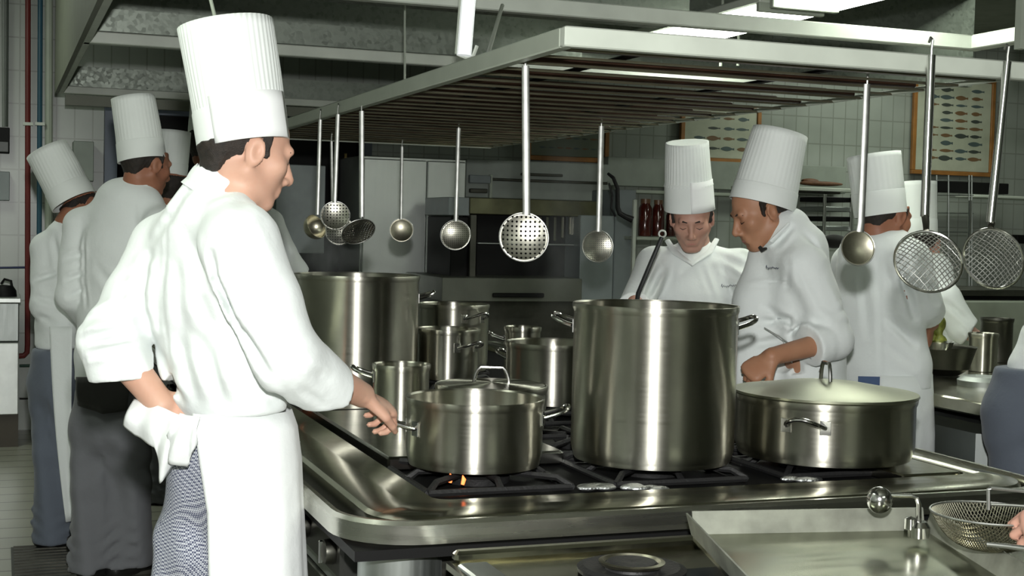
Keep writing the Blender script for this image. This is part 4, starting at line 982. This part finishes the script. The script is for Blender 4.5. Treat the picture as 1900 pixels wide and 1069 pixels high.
# ------------------------------------------------------------------ steam
def steam(c, r, label, dens=.35, seed=0):
    m, nt = bpy.data.materials.new('steam_%d' % seed), None; m.use_nodes = True; nt = m.node_tree; nt.nodes.clear()
    out = N(nt, 'ShaderNodeOutputMaterial'); v = N(nt, 'ShaderNodeVolumePrincipled'); L(nt, v.outputs[0], out.inputs['Volume'])
    v.inputs['Color'].default_value = (.9, .95, .92, 1)
    tc = N(nt, 'ShaderNodeTexCoord'); mp = N(nt, 'ShaderNodeMapping'); mp.inputs['Scale'].default_value = (7, 7, 3); mp.inputs['Location'].default_value = (seed*3.1, 0, seed)
    L(nt, tc.outputs['Object'], mp.inputs['Vector']); n = noise(nt, mp.outputs['Vector'], 1, 5, .6)
    sc_ = N(nt, 'ShaderNodeMapping'); sc_.inputs['Scale'].default_value = tuple(1/x for x in r); L(nt, tc.outputs['Object'], sc_.inputs['Vector'])
    ln = N(nt, 'ShaderNodeVectorMath', operation='LENGTH'); L(nt, sc_.outputs[0], ln.inputs[0])
    fall = N(nt, 'ShaderNodeMapRange'); fall.inputs['From Min'].default_value = .95; fall.inputs['From Max'].default_value = .2; L(nt, ln.outputs['Value'], fall.inputs['Value'])
    th = N(nt, 'ShaderNodeMapRange'); th.inputs['From Min'].default_value = .42; th.inputs['From Max'].default_value = .7; th.inputs['To Max'].default_value = dens*10; L(nt, n, th.inputs['Value'])
    mu = N(nt, 'ShaderNodeMath', operation='MULTIPLY'); L(nt, fall.outputs[0], mu.inputs[0]); L(nt, th.outputs[0], mu.inputs[1]); L(nt, mu.outputs[0], v.inputs['Density'])
    b = MB(); b.lathe((c[0], c[1], c[2]), [(.001, -r[2])]+[(r[0]*cos(a), r[2]*sin(a)) for a in np.linspace(-1.4, 1.4, 12)]+[(.001, r[2])], 24)
    o = obj('steam', b, m, None, loc=c); tag(o, label, 'steam', None, 'stuff'); return o
steam(P(1035, 420, 4.4), (.13, .13, .38), 'thin steam rising over the pots beside the tallest stockpot', .14, 1)
steam(P(625, 478, 4.85)+UZ*.02, (.19, .19, .12), 'low steam above the open tall stockpot', .5, 2)
# ------------------------------------------------------------------ the cooks
def arm_chain(S, sh, el, wr, r=(.062, .05, .045), k=.03):
    S.chain([sh, el, wr], list(r), k); return S
def collar(S, c, up, w, r=.062, h=.035, fwd=None):
    up = unit(up); S.ec(c, np.array(c)+up*h, r, r*.9, w, .85, .012)
def closed_fist(S, w, d, nrm, ts, sc=1): add_hand(S, w, d, nrm, ts, 1.25, .02, sc, 1.0)

# ===== the cook in the foreground, seen from behind, hand on the pot
D0 = 2.92
q = lambda x, y, z=0: P(x, y, D0+z)
SK1 = skin('warm_skin', (.60, .37, .27))
feet = P(430, 500, D0); base = (feet[0], feet[1], 0)
t = thing('person', 'cook in tall white hat with back turned, one hand on hip, gripping a pot handle', 'person', base)
fwd = unit(RH*.82+AH*.50-UZ*.26); fr = frame(fwd, UZ)
hc = q(456, 279, .0)
S = SDF(); hq = add_head(S, hc, fr, 1.02)
nb = q(412, 352, .0); S.rc(hc-fr[1]*.030-UZ*.055, nb, .052, .056, .03); 
yaw = unit(RH*cos(radians(40))-AH*sin(radians(40)))      # towards his right shoulder
shL, shR = q(306, 462, .12), q(447, 455, -.13)
S.ec(nb-UZ*.03, q(395, 620, 0), .09, .09, yaw, .6, .03); S.ec(q(395, 620, 0), q(425, 860, .02), .09, .10, yaw, .65, .03)
elL, wrL = q(206, 636, .0), q(300, 752, -.03)
elR, wrR = q(536, 664, -.14), q(672, 733, .10)
S.rc(nb-UZ*.10, shL-UZ*.01, .034, .034, .02); S.rc(nb-UZ*.10, shR-UZ*.01, .034, .034, .02)
S.chain([shL, elL, wrL], [.045, .04, .029], .03); S.chain([shR, elR, wrR], [.045, .043, .028], .03)
# legs inside the trousers
hp = q(432, 850, .02)
kL, kR = q(360, 1050, .05), q(470, 1060, .0); aL = np.array([*q(330, 700, .12)[:2], .09]); aR = np.array([*q(470, 700, .02)[:2], .09])
S.chain([hp, kL, aL], [.075, .055, .04], .03); S.chain([hp, kR, aR], [.075, .055, .04], .03)
dR = unit(P(722, 752, D0+.17)-wrR)
add_hand(S, wrR, unit(dR-UZ*.10), unit(UZ*.85-AH*.45), 1, .95, .05, 1.0, .6)
add_hand(S, wrL, unit(RH*.95-UZ*.35+AH*.1), unit(-AH*.8+UZ*.5), -1, .25, .03, .98, .3)
z_ = unit(q(419, 46, 0)-q(453, 269, 0)); x_ = unit(np.cross(z_, AWAY)); S.box(q(453, 269, 0)+z_*.175, (.15, .15, .15), [x_, np.cross(z_, x_), z_], .004, True)
sobj('body', S, SK1, t, .0048)
add_hair(t, hc, fr, 1.02, -.052, (q(455, 269, .0), q(419, 46, .0))); eyes(t, hq, fr, .45, 1.02)
# hat
toque(t, q(453, 269, .0), q(419, 46, .0), .0985, .103, None, .078, 52, (radians(155), radians(264), 0, .098), amp=.0013)
# jacket
S = SDF()
S.ec(q(390, 450, .0), q(382, 560, .0), .150, .158, yaw, .60, .03); S.ec(q(382, 550, 0), q(415, 690, .01), .158, .140, yaw, .66, .03); S.ec(q(415, 690, 0), q(434, 752, .01), .138, .126, yaw, .78, .03)
S.rc(q(398, 385, 0), shL+UZ*.0, .058, .072, .03); S.rc(q(410, 385, 0), shR+UZ*.0, .058, .076, .03)
S.rc(q(405, 350, .0), q(398, 395, 0), .068, .09, .03)
S.chain([shL, q(252, 550, .06), elL], [.074, .066, .066], .018); S.rc(elL, q(226, 720, -.02), .066, .062, .015)
S.chain([shR, q(492, 560, -.15), elR], [.080, .072, .066], .016); S.rc(elR, q(630, 742, -.02), .070, .060, .015)
# openings of the sleeves, hem and collar
ax = unit(wrR-elR); S.box(q(598, 734, -.05)+ax*.106, (.12, .12, .10), [unit(np.cross(ax, UP)), UP-ax*UP.dot(ax), ax], .004, True)
ax = unit(q(262, 705, -.02)-q(215, 612, .0)); o_ = [unit(np.cross(ax, AWAY)), AWAY-ax*AWAY.dot(ax), ax]
S.box(q(215, 700, -.015)+UZ*-.095+RH*.01, (.13, .2, .09), [unit(RH+UZ*.09), AH, unit(UZ-RH*.09)], .004, True)
S.box(q(432, 766, .01)-UZ*.1, (.35, .3, .10), [unit(RH+UZ*.11), AH, unit(UZ-RH*.11)], .006, True)
S.ell(q(415, 318, .0), (.056, .056, .05), None, .004, True)
cr = []
def C(x0, y0, x1, y1, w=.011, dp=.009, z0=0, z1=0): cr.append((q(x0, y0, z0-.08), q(x1, y1, z1-.08), w, dp))
C(303, 395, 300, 560, .005, .003); C(300, 560, 312, 690, .005, .003)
C(396, 470, 402, 530, .008, .010, -.1, -.1); C(402, 520, 440, 600, .008, .013, -.1, -.1); C(440, 600, 500, 690, .009, .012, -.1, -.1); C(500, 690, 530, 735, .009, .012)
C(252, 470, 246, 560, .012, .012); C(246, 560, 262, 640, .012, .014); C(262, 640, 300, 700, .012, .012); C(300, 700, 335, 745, .01, .010)
for (a, b_, c_, d_, w) in ((140, 600, 238, 572, .010), (150, 632, 240, 612, .011), (165, 655, 242, 640, .008), (205, 545, 245, 528, .010), (232, 500, 262, 470, .01), (150, 590, 215, 560, .008)): C(a, b_, c_, d_, w, .010)
for (a, b_, c_, d_) in ((330, 470, 345, 640), (360, 600, 420, 730), (330, 620, 370, 735), (300, 480, 290, 600), (420, 640, 470, 735), (350, 440, 385, 520), (280, 640, 330, 720), (450, 660, 505, 740), (395, 640, 410, 740), (365, 520, 400, 610)): C(a, b_, c_, d_, .016, .008)
for (a, b_, c_, d_) in ((560, 640, 600, 690), (545, 620, 590, 650), (520, 600, 545, 655), (560, 700, 600, 745), (575, 660, 612, 700), (480, 420, 520, 500)): C(a, b_, c_, d_, .010, .007)
for (a, b_, c_, d_) in ((300, 400, 262, 450), (330, 380, 285, 430), (350, 345, 300, 400), (440, 345, 372, 372), (450, 380, 500, 420)): C(a, b_, c_, d_, .010, .007)
C(152, 690, 150, 640, .004, .002); C(150, 668, 250, 655, .004, .005)
sobj('jacket', S, WHITE, t, .0052, wrink(cr, .0022, 3, 13), 1)
# standing collar
m = MB(); cb, ct = q(408, 367, .0), q(427, 333, .0); axc = unit(ct-cb); a = unit(RH-axc*axc.dot(RH)); b = np.cross(axc, a); rings = []
for (h, r0) in ((-.01, .082), (.010, .075), (.026, .069), (.037, .067), (.0375, .064), (.02, .0655), (-.01, .072)):
    rings.append([cb+axc*h+a*cos(x)*r0*1.06+b*sin(x)*r0*.95 for x in np.linspace(0, 2*pi, 49)[:-1]])
m.loft(rings, False); obj('collar', m, WHITE, t, auto=0)
m = MB(); 
# trousers and apron
hipc = q(416, 850, .02)
trousers(t, CHECK, hipc, q(362, 1010, .06), q(450, 1030, .02), [aL[0], aL[1], .06], [aR[0], aR[1], .06], yaw, .120, .09, .08, .08, .008, 2)
shoe(t, aL, RH+AH*.4); shoe(t, aR, RH+AH*.4)
rows = [(q(433, 758, .01), .122), (q(434, 790, .01), .134), (q(434, 850, .01), .143), (q(434, 930, .01), .146), (q(438, 1060, .01), .148), (q(440, 1200, .01), .155), (q(440, 1330, .01), .160)]
skirt(t, 'apron', WHITE2, rows, radians(-33), radians(236), 90, .006, 6, .003, 1.0, .88, 0, radians(-11))
0 and strap(t, 'apron_string', [q(436, 755, .01)+(-AH*cos(a)*.85+RH*sin(a))*.1255+UZ*(.0*a) for a in np.linspace(-pi, pi, 41)], .018, WHITE2, .003)
# waist cloth bunched on his left hip
drape(t, 'waist_cloth', WHITE2, [q(250, 742, -.02), q(290, 752, -.05), q(338, 772, -.10)], [q(233, 787, -.02), q(250, 808, -.04), q(290, 828, -.07), q(300, 896, -.08), q(318, 862, -.09)], 36, 14, .008, 5, None, .4, .02)
drape(t, 'waist_cloth', WHITE2, [q(335, 768, -.11), q(352, 772, -.13), q(372, 775, -.13)], [q(312, 806, -.11), q(316, 858, -.12), q(346, 866, -.13), q(366, 820, -.135)], 30, 12, .007, 4, None, 1.7, .015)
drape(t, 'apron_string', WHITE2, [q(553, 818, .06), q(557, 822, .06)], [q(548, 855, .06), q(556, 858, .06)], 6, 8, .003, 2, None, 0, .02)

# ===== generic cook built from picture points
def cook(label, D, base_px, head, face, skinm, hat, torso, yawv, arms, hips=None, hat_r=(.096, .1), headup=UZ, h=.007, jacket_extra=(), creases=(), troum=None, legs=None, seed=0, hem=None, neck=None, hat_kw={}, eye=True, brow=True, sc=1.0, hshift=.010, jac=WHITE, core=True):
    q = lambda x, y, z=0: P(x, y, D+z)
    b0 = q(base_px, 500); t = thing('person', label, 'person', (b0[0], b0[1], 0)); S = SDF()
    hc = q(*head); fr = frame(face, headup); hq = add_head(S, hc, fr, sc)
    nb = q(*neck); S.rc(hc-fr[1]*.03-fr[2]*.06, nb, .053, .06, .03)
    # torso core
    pts = [q(*p[:3]) for p in torso]
    for i in range(len(pts)-1): S.ec(pts[i], pts[i+1], torso[i][3]*.75, torso[i+1][3]*.75, yawv, .62, .05)
    J = SDF()
    for i in range(len(pts)-1): J.ec(pts[i], pts[i+1], torso[i][3]*.88, torso[i+1][3]*.88, yawv, torso[i][4] if len(torso[i]) > 4 else .66, .03)
    J.rc(nb, nb*.6+pts[0]*.4, .056, .075, .025)
    for ar in arms:
        sh, el, wr = q(*ar['sh']), q(*ar['el']), q(*ar['wr']); k = ar.get('k', .02); rr = ar.get('r', (.080, .068, .056))
        S.chain([sh, el, wr], [.036, .036, .028], .02); S.rc(nb-UZ*.09, sh, .034, .034, .02)
        J.rc(nb-UZ*.06, sh, .052, rr[0]*.86, .03); cu = ar.get('cuff', .55); ce = el+(wr-el)*cu
        ax = unit(wr-el); J.rc(sh, el, rr[0]*.9, rr[1]*.9, k); J.rc(el, ce+ax*.04, rr[1]*.9, rr[2], k)
        ax = unit(wr-el); J.box(ce+ax*.085, (.09, .09, .08), [unit(np.cross(ax, AWAY+UZ*.1)), np.cross(ax, unit(np.cross(ax, AWAY+UZ*.1))), ax], .003, True)
        if cu < 1: J.rc(ce-ax*.035, ce-ax*.006, rr[2]*1.06, rr[2]*1.06, .004)
        if cu < 1: J.box(ce+ax*.085, (.09, .09, .08), [unit(np.cross(ax, AWAY+UZ*.1)), np.cross(ax, unit(np.cross(ax, AWAY+UZ*.1))), ax], .003, True)
        if 'hd' in ar: add_hand(S, wr, ar['hd'], ar['hn'], ar.get('ts', 1), ar.get('curl', .6), ar.get('spread', .05), ar.get('hs', 1.), ar.get('th', .6))
    if legs:
        hp = q(*legs[0]); kk = [q(*legs[1]), q(*legs[2])]; aa = [q(*legs[3]), q(*legs[4])]
        for k_, a_ in zip(kk, aa): S.chain([hp, k_, a_], [.07, .052, .038], .03)
        trousers(t, troum or GREYT, hp, kk[0], kk[1], aa[0]-UZ*.04, aa[1]-UZ*.04, yawv, *(hips or (.165, .10, .085, .09)), .009, seed)
    if hem is not None: J.box(q(*hem)-UZ*.2, (.4, .4, .2), None, .006, True)
    J.ell(nb+UZ*.055, (.052, .052, .05), None, .003, True)
    for fn in jacket_extra: fn(J, q)
    S_h = .0055 if h <= .007 else .0065
    z_ = unit(q(*hat[1])-q(*hat[0])); x_ = unit(np.cross(z_, AWAY)); S.box(q(*hat[0])+z_*.172, (.15, .15, .15), [x_, np.cross(z_, x_), z_], .004, True)
    sobj('body', S, skinm, t, S_h)
    add_hair(t, hc, fr, sc, -.05, (q(*hat[0]), q(*hat[1])))
    if eye == 'closed': lids(t, hq, sc)
    elif eye: eyes(t, hq, fr, .6, sc, brow)
    if hat: toque(t, q(*hat[0])-fr[1]*hshift, q(*hat[1])-fr[1]*hshift*.5, hat_r[0], hat_r[1], **hat_kw)
    cz = [(q(a, b, -.08), q(c, d, -.08), w, dp) for (a, b, c, d, w, dp) in creases]
    sobj('jacket', J, jac, t, h, wrink(cz, .0022, seed, 12), 1)
    return t, q, fr, hq
SK2 = skin('tan_skin', (.42, .22, .13)); SK3 = skin('pink_skin', (.50, .29, .22)); SK4 = skin('dark_tan_skin', (.33, .15, .09))
yw = lambda deg: unit(RH*cos(radians(deg))+AH*sin(radians(deg)))

# ===== the stirring cook facing us, head bowed
t6, q6, f6, hq6 = cook('cook facing forward with head bowed, stirring with a long black-handled ladle behind the tallest stockpot', 5.25, 1290,
    (1284, 404, -.06), unit(-AH*.85-RH*.13-UZ*.40), SK3, ((1279, 388, -.078), (1275, 264, -.14)),
    [(1290, 500, .09, .17), (1290, 550, .08, .18), (1300, 640, .07, .17), (1305, 760, .07, .17)], yw(4),
    [dict(sh=(1214, 492, .07), el=(1172, 582, -.12), wr=(1178, 562, -.33), cuff=.55, r=(.078, .066, .055), hd=unit(RH*.2-AH*.7-UZ*.1), hn=unit(-AH*.5+UZ*.8), curl=1.0, ts=-1),
     dict(sh=(1372, 496, .07), el=(1400, 560, -.05), wr=(1388, 600, -.25), cuff=.35, r=(.078, .066, .058), hd=unit(-UZ*.8-AH*.3), hn=unit(-AH*.9+RH*.3), curl=.6, ts=-1)],
    hshift=0, eye='closed', neck=(1288, 450, .10), hem=(1300, 740, 0), seed=6, h=.0065, headup=unit(UZ-RH*.03), hat_r=(.0965, .082), hat_kw=dict(face=-AH, patch=(radians(-4), radians(72), 0, .115), band=.105, pleats=40),
    legs=((1305, 760, .02), (1270, 900, .02), (1340, 900, .02), (1270, 1090, .02), (1340, 1090, .02)),
    creases=((1240, 480, 1190, 560, .014, .010), (1330, 470, 1400, 500, .014, .009), (1345, 490, 1390, 540, .012, .010), (1355, 520, 1385, 575, .012, .010), (1262, 480, 1262, 548, .006, .005), (1225, 500, 1200, 550, .012, .010), (1330, 500, 1345, 550, .012, .007), (1300, 480, 1330, 560, .01, .005)))
# crossed jacket collar and stitched name
obj('collar', MB().tube([q6(1238, 446, .09), q6(1252, 468, .01), q6(1284, 490, -.045), q6(1316, 468, .01), q6(1330, 444, .09)], [.010, .013, .011, .013, .010], 10, True, (1, .45, -AH)), WHITE, t6)
scribble(t6, q6(1338, 532, -.065), unit(RH+UZ*.12), UZ, -AH, .062, .012, 3)
drape(t6, 'checked_cloth', checked('coarse_blue_check', (.5, .55, .6), (.03, .05, .16), 60), [q6(1368, 612, -.28), q6(1406, 612, -.28)], [q6(1366, 690, -.28), q6(1408, 690, -.28)], 12, 8, .004, 3)
lad = thing('ladle', 'ladle with long black handle stirred by the bowed cook', 'ladle', P(1185, 545, 4.85))
obj('handle', MB().tube([P(1228, 440, 4.86), P(1206, 492, 4.86), P(1184, 545, 4.86), P(1176, 600, 4.8)], [.0075, .0085, .0085, .007], 10), plain('black_plastic', (.02, .022, .022), .35), lad)
c_ = P(1229, 434, 4.86); obj('hanging_loop', MB().tube([c_+RIGHT*.012*cos(a)+UP*.012*sin(a) for a in np.linspace(0, 2*pi, 21)], .0035, 8, False), plain('pale_plastic', (.5, .53, .48), .4), lad)
obj('bowl', MB().lathe(P(1172, 622, 4.78), [(.045*sin(x), -.045*cos(x)) for x in np.linspace(.02, pi/2, 10)]+[(.043*sin(x), -.043*cos(x)) for x in np.linspace(pi/2, .02, 10)], 24), SOLID, lad)

# ===== the young cook leaning to the left in profile
t7, q7, f7, hq7 = cook('young cook in profile leaning left, fist lowered over the range', 4.45, 1500,
    (1412, 392, 0), unit(-RH*.88-AH*.18-UZ*.40), SK2, ((1413, 381, .0), (1448, 245, .0)),
    [(1478, 480, .0, .125, .9), (1488, 560, .0, .150, .85), (1500, 660, .0, .150, .85), (1510, 790, .0, .15, .85)], yw(70),
    [dict(sh=(1492, 492, -.10), el=(1546, 632, -.14), wr=(1432, 662, -.24), cuff=.36, r=(.078, .068, .062), hd=unit(-RH*.72-UZ*.55-AH*.1), hn=unit(-AH*.65+UZ*.5-RH*.3), curl=1.15, ts=-1, hs=1.0, th=.9),
     dict(sh=(1462, 490, .16), el=(1450, 600, .12), wr=(1410, 650, -.02), cuff=.7, r=(.078, .068, .058))],
    hshift=0, eye='closed', neck=(1450, 428, .0), hem=(1500, 800, 0), seed=9, h=.0055, headup=unit(UZ-RH*.12), hat_r=(.110, .092), hat_kw=dict(pleats=40, band=.06, amp=.0008, face=-AH), sc=1.0, troum=GREYT,
    legs=((1510, 790, .02), (1495, 960, .0), (1530, 960, .02), (1500, 1210, .0), (1540, 1210, .02)),
    jacket_extra=[lambda J, q: (J.ec(q(1462, 428, 0), q(1474, 455, 0), .078, .10, RH, 1.0, .03), J.rc(q(1464, 436, -.03), q(1466, 446, -.03), .05, .05, .02), J.rc(q(1420, 480, .05), q(1412, 560, .05), .06, .085, .04), J.rc(q(1412, 560, .03), q(1400, 690, .03), .085, .10, .04))],
    creases=((1462, 500, 1500, 575, .008, .012), (1455, 480, 1458, 530, .008, .008), (1395, 524, 1460, 522, .004, .005), (1500, 575, 1535, 600, .008, .012), (1505, 580, 1460, 622, .007, .010), (1530, 590, 1575, 585, .007, .008), (1520, 575, 1565, 560, .006, .006), (1470, 420, 1440, 455, .008, .008), (1490, 430, 1520, 470, .012, .006), (1410, 600, 1470, 590, .012, .007), (1400, 640, 1450, 632, .012, .008), (1530, 520, 1560, 580, .010, .006), (1480, 640, 1500, 560, .006, .006), (1420, 570, 1480, 610, .01, .006)))
# collar with dark neckerchief edge, strings and stitched name
m = MB(); cb, ct = q7(1462, 462, .0), q7(1434, 430, .0)
obj('collar', MB().tube([q7(1418, 462, -.02), q7(1432, 448, -.075), q7(1462, 418, -.075), q7(1482, 405, -.02), q7(1480, 408, .06)], [.009, .011, .012, .012, .012], 10, True, (1, .45, UZ)), WHITE, t7)
obj('neckerchief', MB().tube([q7(1409, 458, -.055), q7(1414, 464, -.06), q7(1422, 461, -.075)], [.006, .008, .004], 8), BLACKC, t7)
scribble(t7, q7(1421, 497, -.115), RH, UZ, -AH, .04, .010, 8)
GS = plain('grey_string', (.25, .26, .24), .8)
obj('apron_string', MB().tube([q7(1418, 608, -.14), q7(1445, 624, -.17), q7(1520, 676, -.17)], .0016, 6), GS, t7)
obj('apron_string', MB().tube([q7(1574, 608, -.12), q7(1556, 640, -.15), q7(1528, 664, -.17), q7(1520, 690, -.17)], .0016, 6), GS, t7)
# ===== cook with turned back at the right
t8, q8, f8, hq8 = cook('cook with back turned in a long white apron, working at the far right hob', 4.95, 1635,
    (1644, 400, 0), unit(RH*.80+AH*.55-UZ*.25), SK4, ((1638, 401, .0), (1622, 288, .0)),
    [(1632, 470, .0, .17), (1630, 560, .0, .185), (1640, 680, .0, .185), (1645, 760, .0, .18)], yw(-32),
    [dict(sh=(1688, 486, -.10), el=(1712, 566, -.05), wr=(1728, 600, .10), cuff=.35, r=(.085, .075, .066), hd=unit(AH*.4-UZ*.8), hn=unit(-AH*.4+RH*.8), curl=.6, ts=-1),
     dict(sh=(1580, 490, .12), el=(1580, 600, .15), wr=(1660, 620, .35), cuff=.7)],
    neck=(1634, 440, .0), hem=(1640, 715, 0), seed=4, h=.007, hat_r=(.094, .098), hat_kw=dict(pleats=30, band=.085, amp=.0006),
    legs=((1645, 760, .02), (1615, 880, .02), (1660, 880, .02), (1615, 1090, .02), (1660, 1090, .02)), hips=(.135, .085, .075, .085), troum=GREYT2,
    creases=((1655, 480, 1690, 590, .014, .016), (1640, 590, 1690, 640, .012, .010), (1660, 460, 1672, 520, .010, .008), (1690, 500, 1730, 560, .012, .008), (1600, 500, 1610, 620, .012, .006), (1640, 640, 1690, 680, .012, .006), (1625, 480, 1632, 700, .008, .004)))
skirt(t8, 'apron', WHITE, [(q8(1642, 690, .0), .165), (q8(1642, 730, 0), .168), (q8(1646, 800, 0), .165), (q8(1646, 900, 0), .162)], radians(-20), radians(215), 50, .006, 6, .003, .3, .85)
obj('waist_pocket_cloth', MB().box(q8(1612, 712, -.16), (.075, .004, .05), (RH, AH, UZ)), plain('blue_cloth', (.06, .10, .2), .8), t8)
# ===== cook behind, reaching to the right
t9, q9, f9, hq9 = cook('cook mostly hidden behind another, bare forearm reaching right over the pots', 6.5, 1715,
    (1712, 452, .05), unit(RH*.5+AH*.8-UZ*.2), SK3, ((1706, 438, .0), (1705, 338, .0)),
    [(1712, 500, .05, .16), (1715, 580, .05, .175), (1720, 700, .05, .17), (1720, 770, .05, .17)], yw(-30),
    [dict(sh=(1752, 556, -.05), el=(1790, 612, -.10), wr=(1852, 652, -.15), cuff=.12, r=(.085, .075, .062), hd=unit(RH*.9-UZ*.4), hn=unit(UZ*.8-AH*.5), curl=.8, ts=1)],
    neck=(1712, 482, .05), hem=(1715, 740, 0), seed=11, h=.008, hat_r=(.088, .083), hat_kw=dict(pleats=24, amp=.0006), eye=False,
    legs=((1720, 770, .02), (1700, 850, .02), (1735, 850, .02), (1700, 1000, .02), (1735, 1000, .02)), creases=((1750, 560, 1790, 600, .014, .01), (1770, 600, 1800, 640, .01, .01)))
# ===== back row on the left
t3, q3, f3, hq3 = cook('cook in grey trousers with back turned, standing behind the foreground cook', 5.4, 220,
    (272, 305, 0), unit(RH*.62+AH*.76-UZ*.2), SK4, ((268, 299, .0), (249, 182, .0)),
    [(240, 378, .0, .175), (222, 460, .0, .195), (212, 580, .0, .180), (205, 660, .0, .175), (205, 730, 0, .175)], yw(-25),
    [dict(sh=(152, 420, .06), el=(134, 548, .02), wr=(190, 610, .25), cuff=.7, r=(.082, .072, .06), k=.012),
     dict(sh=(300, 420, -.1), el=(330, 540, .0), wr=(330, 600, .25), cuff=.7)],
    neck=(262, 345, .0), hem=(205, 708, 0), seed=5, h=.007, hat_r=(.095, .086), hat_kw=dict(pleats=36, band=.075, amp=.001), hips=(.16, .100, .080, .092), troum=GREYT,
    legs=((205, 765, .0), (170, 900, .0), (243, 895, .03), (172, 1040, .0), (238, 1028, .05)), brow=False,
    creases=((152, 435, 152, 520, .008, .008), (152, 520, 160, 570, .008, .007), (262, 350, 264, 460, .004, .003), (115, 480, 150, 470, .012, .008), (118, 520, 152, 505, .010, .010), (122, 550, 150, 535, .010, .008), (185, 500, 240, 560, .016, .006), (200, 600, 240, 580, .012, .008), (238, 330, 290, 335, .006, .008)))
drape(t3, 'dark_apron', BLACKC, [q3(142, 700, -.11), q3(180, 700, -.16), (q3(246, 700, -.12))], [q3(146, 752, -.12), q3(190, 768, -.17), q3(236, 762, -.15)], 20, 6, .004, 3)
for a_, f_ in (((176, 1046, .0), RH*.3+AH), ((232, 1036, .05), RH*.6+AH)): shoe(t3, q3(*a_), f_)
t2, q2, f2, hq2 = cook('cook at the far left with tilted hat and a long apron string hanging down', 5.9, 105,
    (150, 385, .05), unit(RH*.55+AH*.7-UZ*.5), SK4, ((141, 377, .0), (89, 280, .0)),
    [(118, 450, .0, .125), (106, 530, .0, .125), (104, 600, .0, .12), (104, 640, 0, .125)], yw(-35),
    [dict(sh=(88, 462, .0), el=(86, 566, -.03), wr=(150, 596, .1), cuff=.7, r=(.078, .07, .058)), dict(sh=(150, 460, .1), el=(175, 560, .1), wr=(180, 600, .2), cuff=.7)],
    neck=(128, 415, .0), hem=(104, 646, 0), seed=8, h=.008, headup=unit(UZ-RH*.35), hat_r=(.100, .093), hat_kw=dict(pleats=36, amp=.001), hips=(.135, .085, .075, .082), troum=GREYT2,
    legs=((106, 690, .0), (94, 840, .0), (112, 840, .03), (98, 990, .0), (112, 985, .05)), eye=False,
    creases=((64, 520, 110, 505, .012, .010), (66, 550, 100, 560, .012, .006), (70, 585, 100, 600, .012, .004), (100, 440, 110, 500, .012, .008)))
shoe(t2, q2(100, 1000, 0), RH+AH*.2); shoe(t2, q2(118, 995, .05), RH+AH*.2)
drape(t2, 'apron_string', WHITE, [q2(92, 606, -.13), q2(135, 606, -.13)], [q2(123, 968, -.10), q2(141, 968, -.10)], 10, 24, .006, 2, None, .6, .03)
t4, q4, f4, hq4 = cook('cook hidden in the back row, only the pleated hat beside the dark doorway showing', 6.9, 322,
    (322, 348, 0), unit(RH*.3+AH*.9), SK4, ((318, 332, .0), (324, 244, .0)), [(322, 400, .0, .15), (322, 480, 0, .16), (318, 640, 0, .15), (318, 700, 0, .15)], yw(-20),
    [dict(sh=(350, 415, 0), el=(352, 480, .05), wr=(350, 520, .2), cuff=.7)], neck=(322, 375, 0), hem=(318, 680, 0), seed=12, h=.009, hat_r=(.082, .086), hat_kw=dict(pleats=24, amp=.001), eye=False,
    legs=((315, 700, 0), (290, 800, 0), (330, 800, 0), (286, 915, 0), (330, 915, 0)))
shoe(t4, q4(284, 925, 0), RH)
t5, q5, f5, hq5 = cook('cook standing behind the foreground cook, brown hair and grey-white sleeve showing', 7.1, 430,
    (384, 272, 0), unit(RH*.5+AH*.85), SK4, ((386, 250, .0), (391, 168, .0)), [(430, 370, .0, .17), (445, 450, 0, .18), (445, 560, 0, .17), (445, 620, 0, .17)], yw(-20),
    [dict(sh=(500, 415, -.05), el=(528, 470, .0), wr=(560, 515, .15), cuff=.8, r=(.08, .068, .058))], neck=(400, 310, 0), hem=(445, 600, 0), seed=13, h=.009, hat_kw=dict(pleats=24, amp=.001), eye=False,
    legs=((440, 640, 0), (420, 750, 0), (460, 750, 0), (420, 885, 0), (460, 885, 0)), creases=((505, 420, 530, 480, .02, .01),))
# ===== cooks cut by the picture edge at the right
t10, q10, f10, hq10 = cook('cook at the picture edge in blue-grey trousers, only hip and jacket hem showing', 4.5, 1935,
    (2110, 350, 0), unit(RH*.4+AH*.9), SK3, ((2110, 330, 0), (2120, 210, 0)), [(2080, 470, 0, .17), (2040, 560, 0, .175), (1975, 650, 0, .165), (1950, 700, 0, .165)], yw(0),
    [dict(sh=(2150, 490, 0), el=(2180, 600, 0), wr=(2140, 650, .2), cuff=.7)], neck=(2100, 400, 0), hem=(1945, 686, 0), seed=14, h=.008, eye=False, troum=GREYT2, hips=(.185, .125, .105, .10),
    legs=((1942, 740, 0), (1905, 930, 0), (1970, 930, 0), (1905, 1215, 0), (1970, 1215, 0)))
for a_ in ((1905, 1215), (1970, 1215)): shoe(t10, q10(*a_), RH+AH)
t11 = thing('person', 'fingers of a person gripping the wire basket, rest outside the picture', 'person', (P(1990, 700, 2.3)[0], P(1990, 700, 2.3)[1], 0))
S = SDF(); w_ = P(2006, 975, 2.36); S.rc(w_, P(2080, 940, 2.3), .030, .042, .02); add_hand(S, w_, unit(-RH*.95-UZ*.1), unit(-AH*.3+UZ*.3-RH*.2), 1, 1.2, .0, 1.0, .9); sobj('hand', S, SK3, t11, .0045)
S = SDF(); S.rc(P(2060, 955, 2.33), P(2140, 900, 2.3), .055, .065, .02); sobj('sleeve', S, WHITE, t11, .008)
lights()
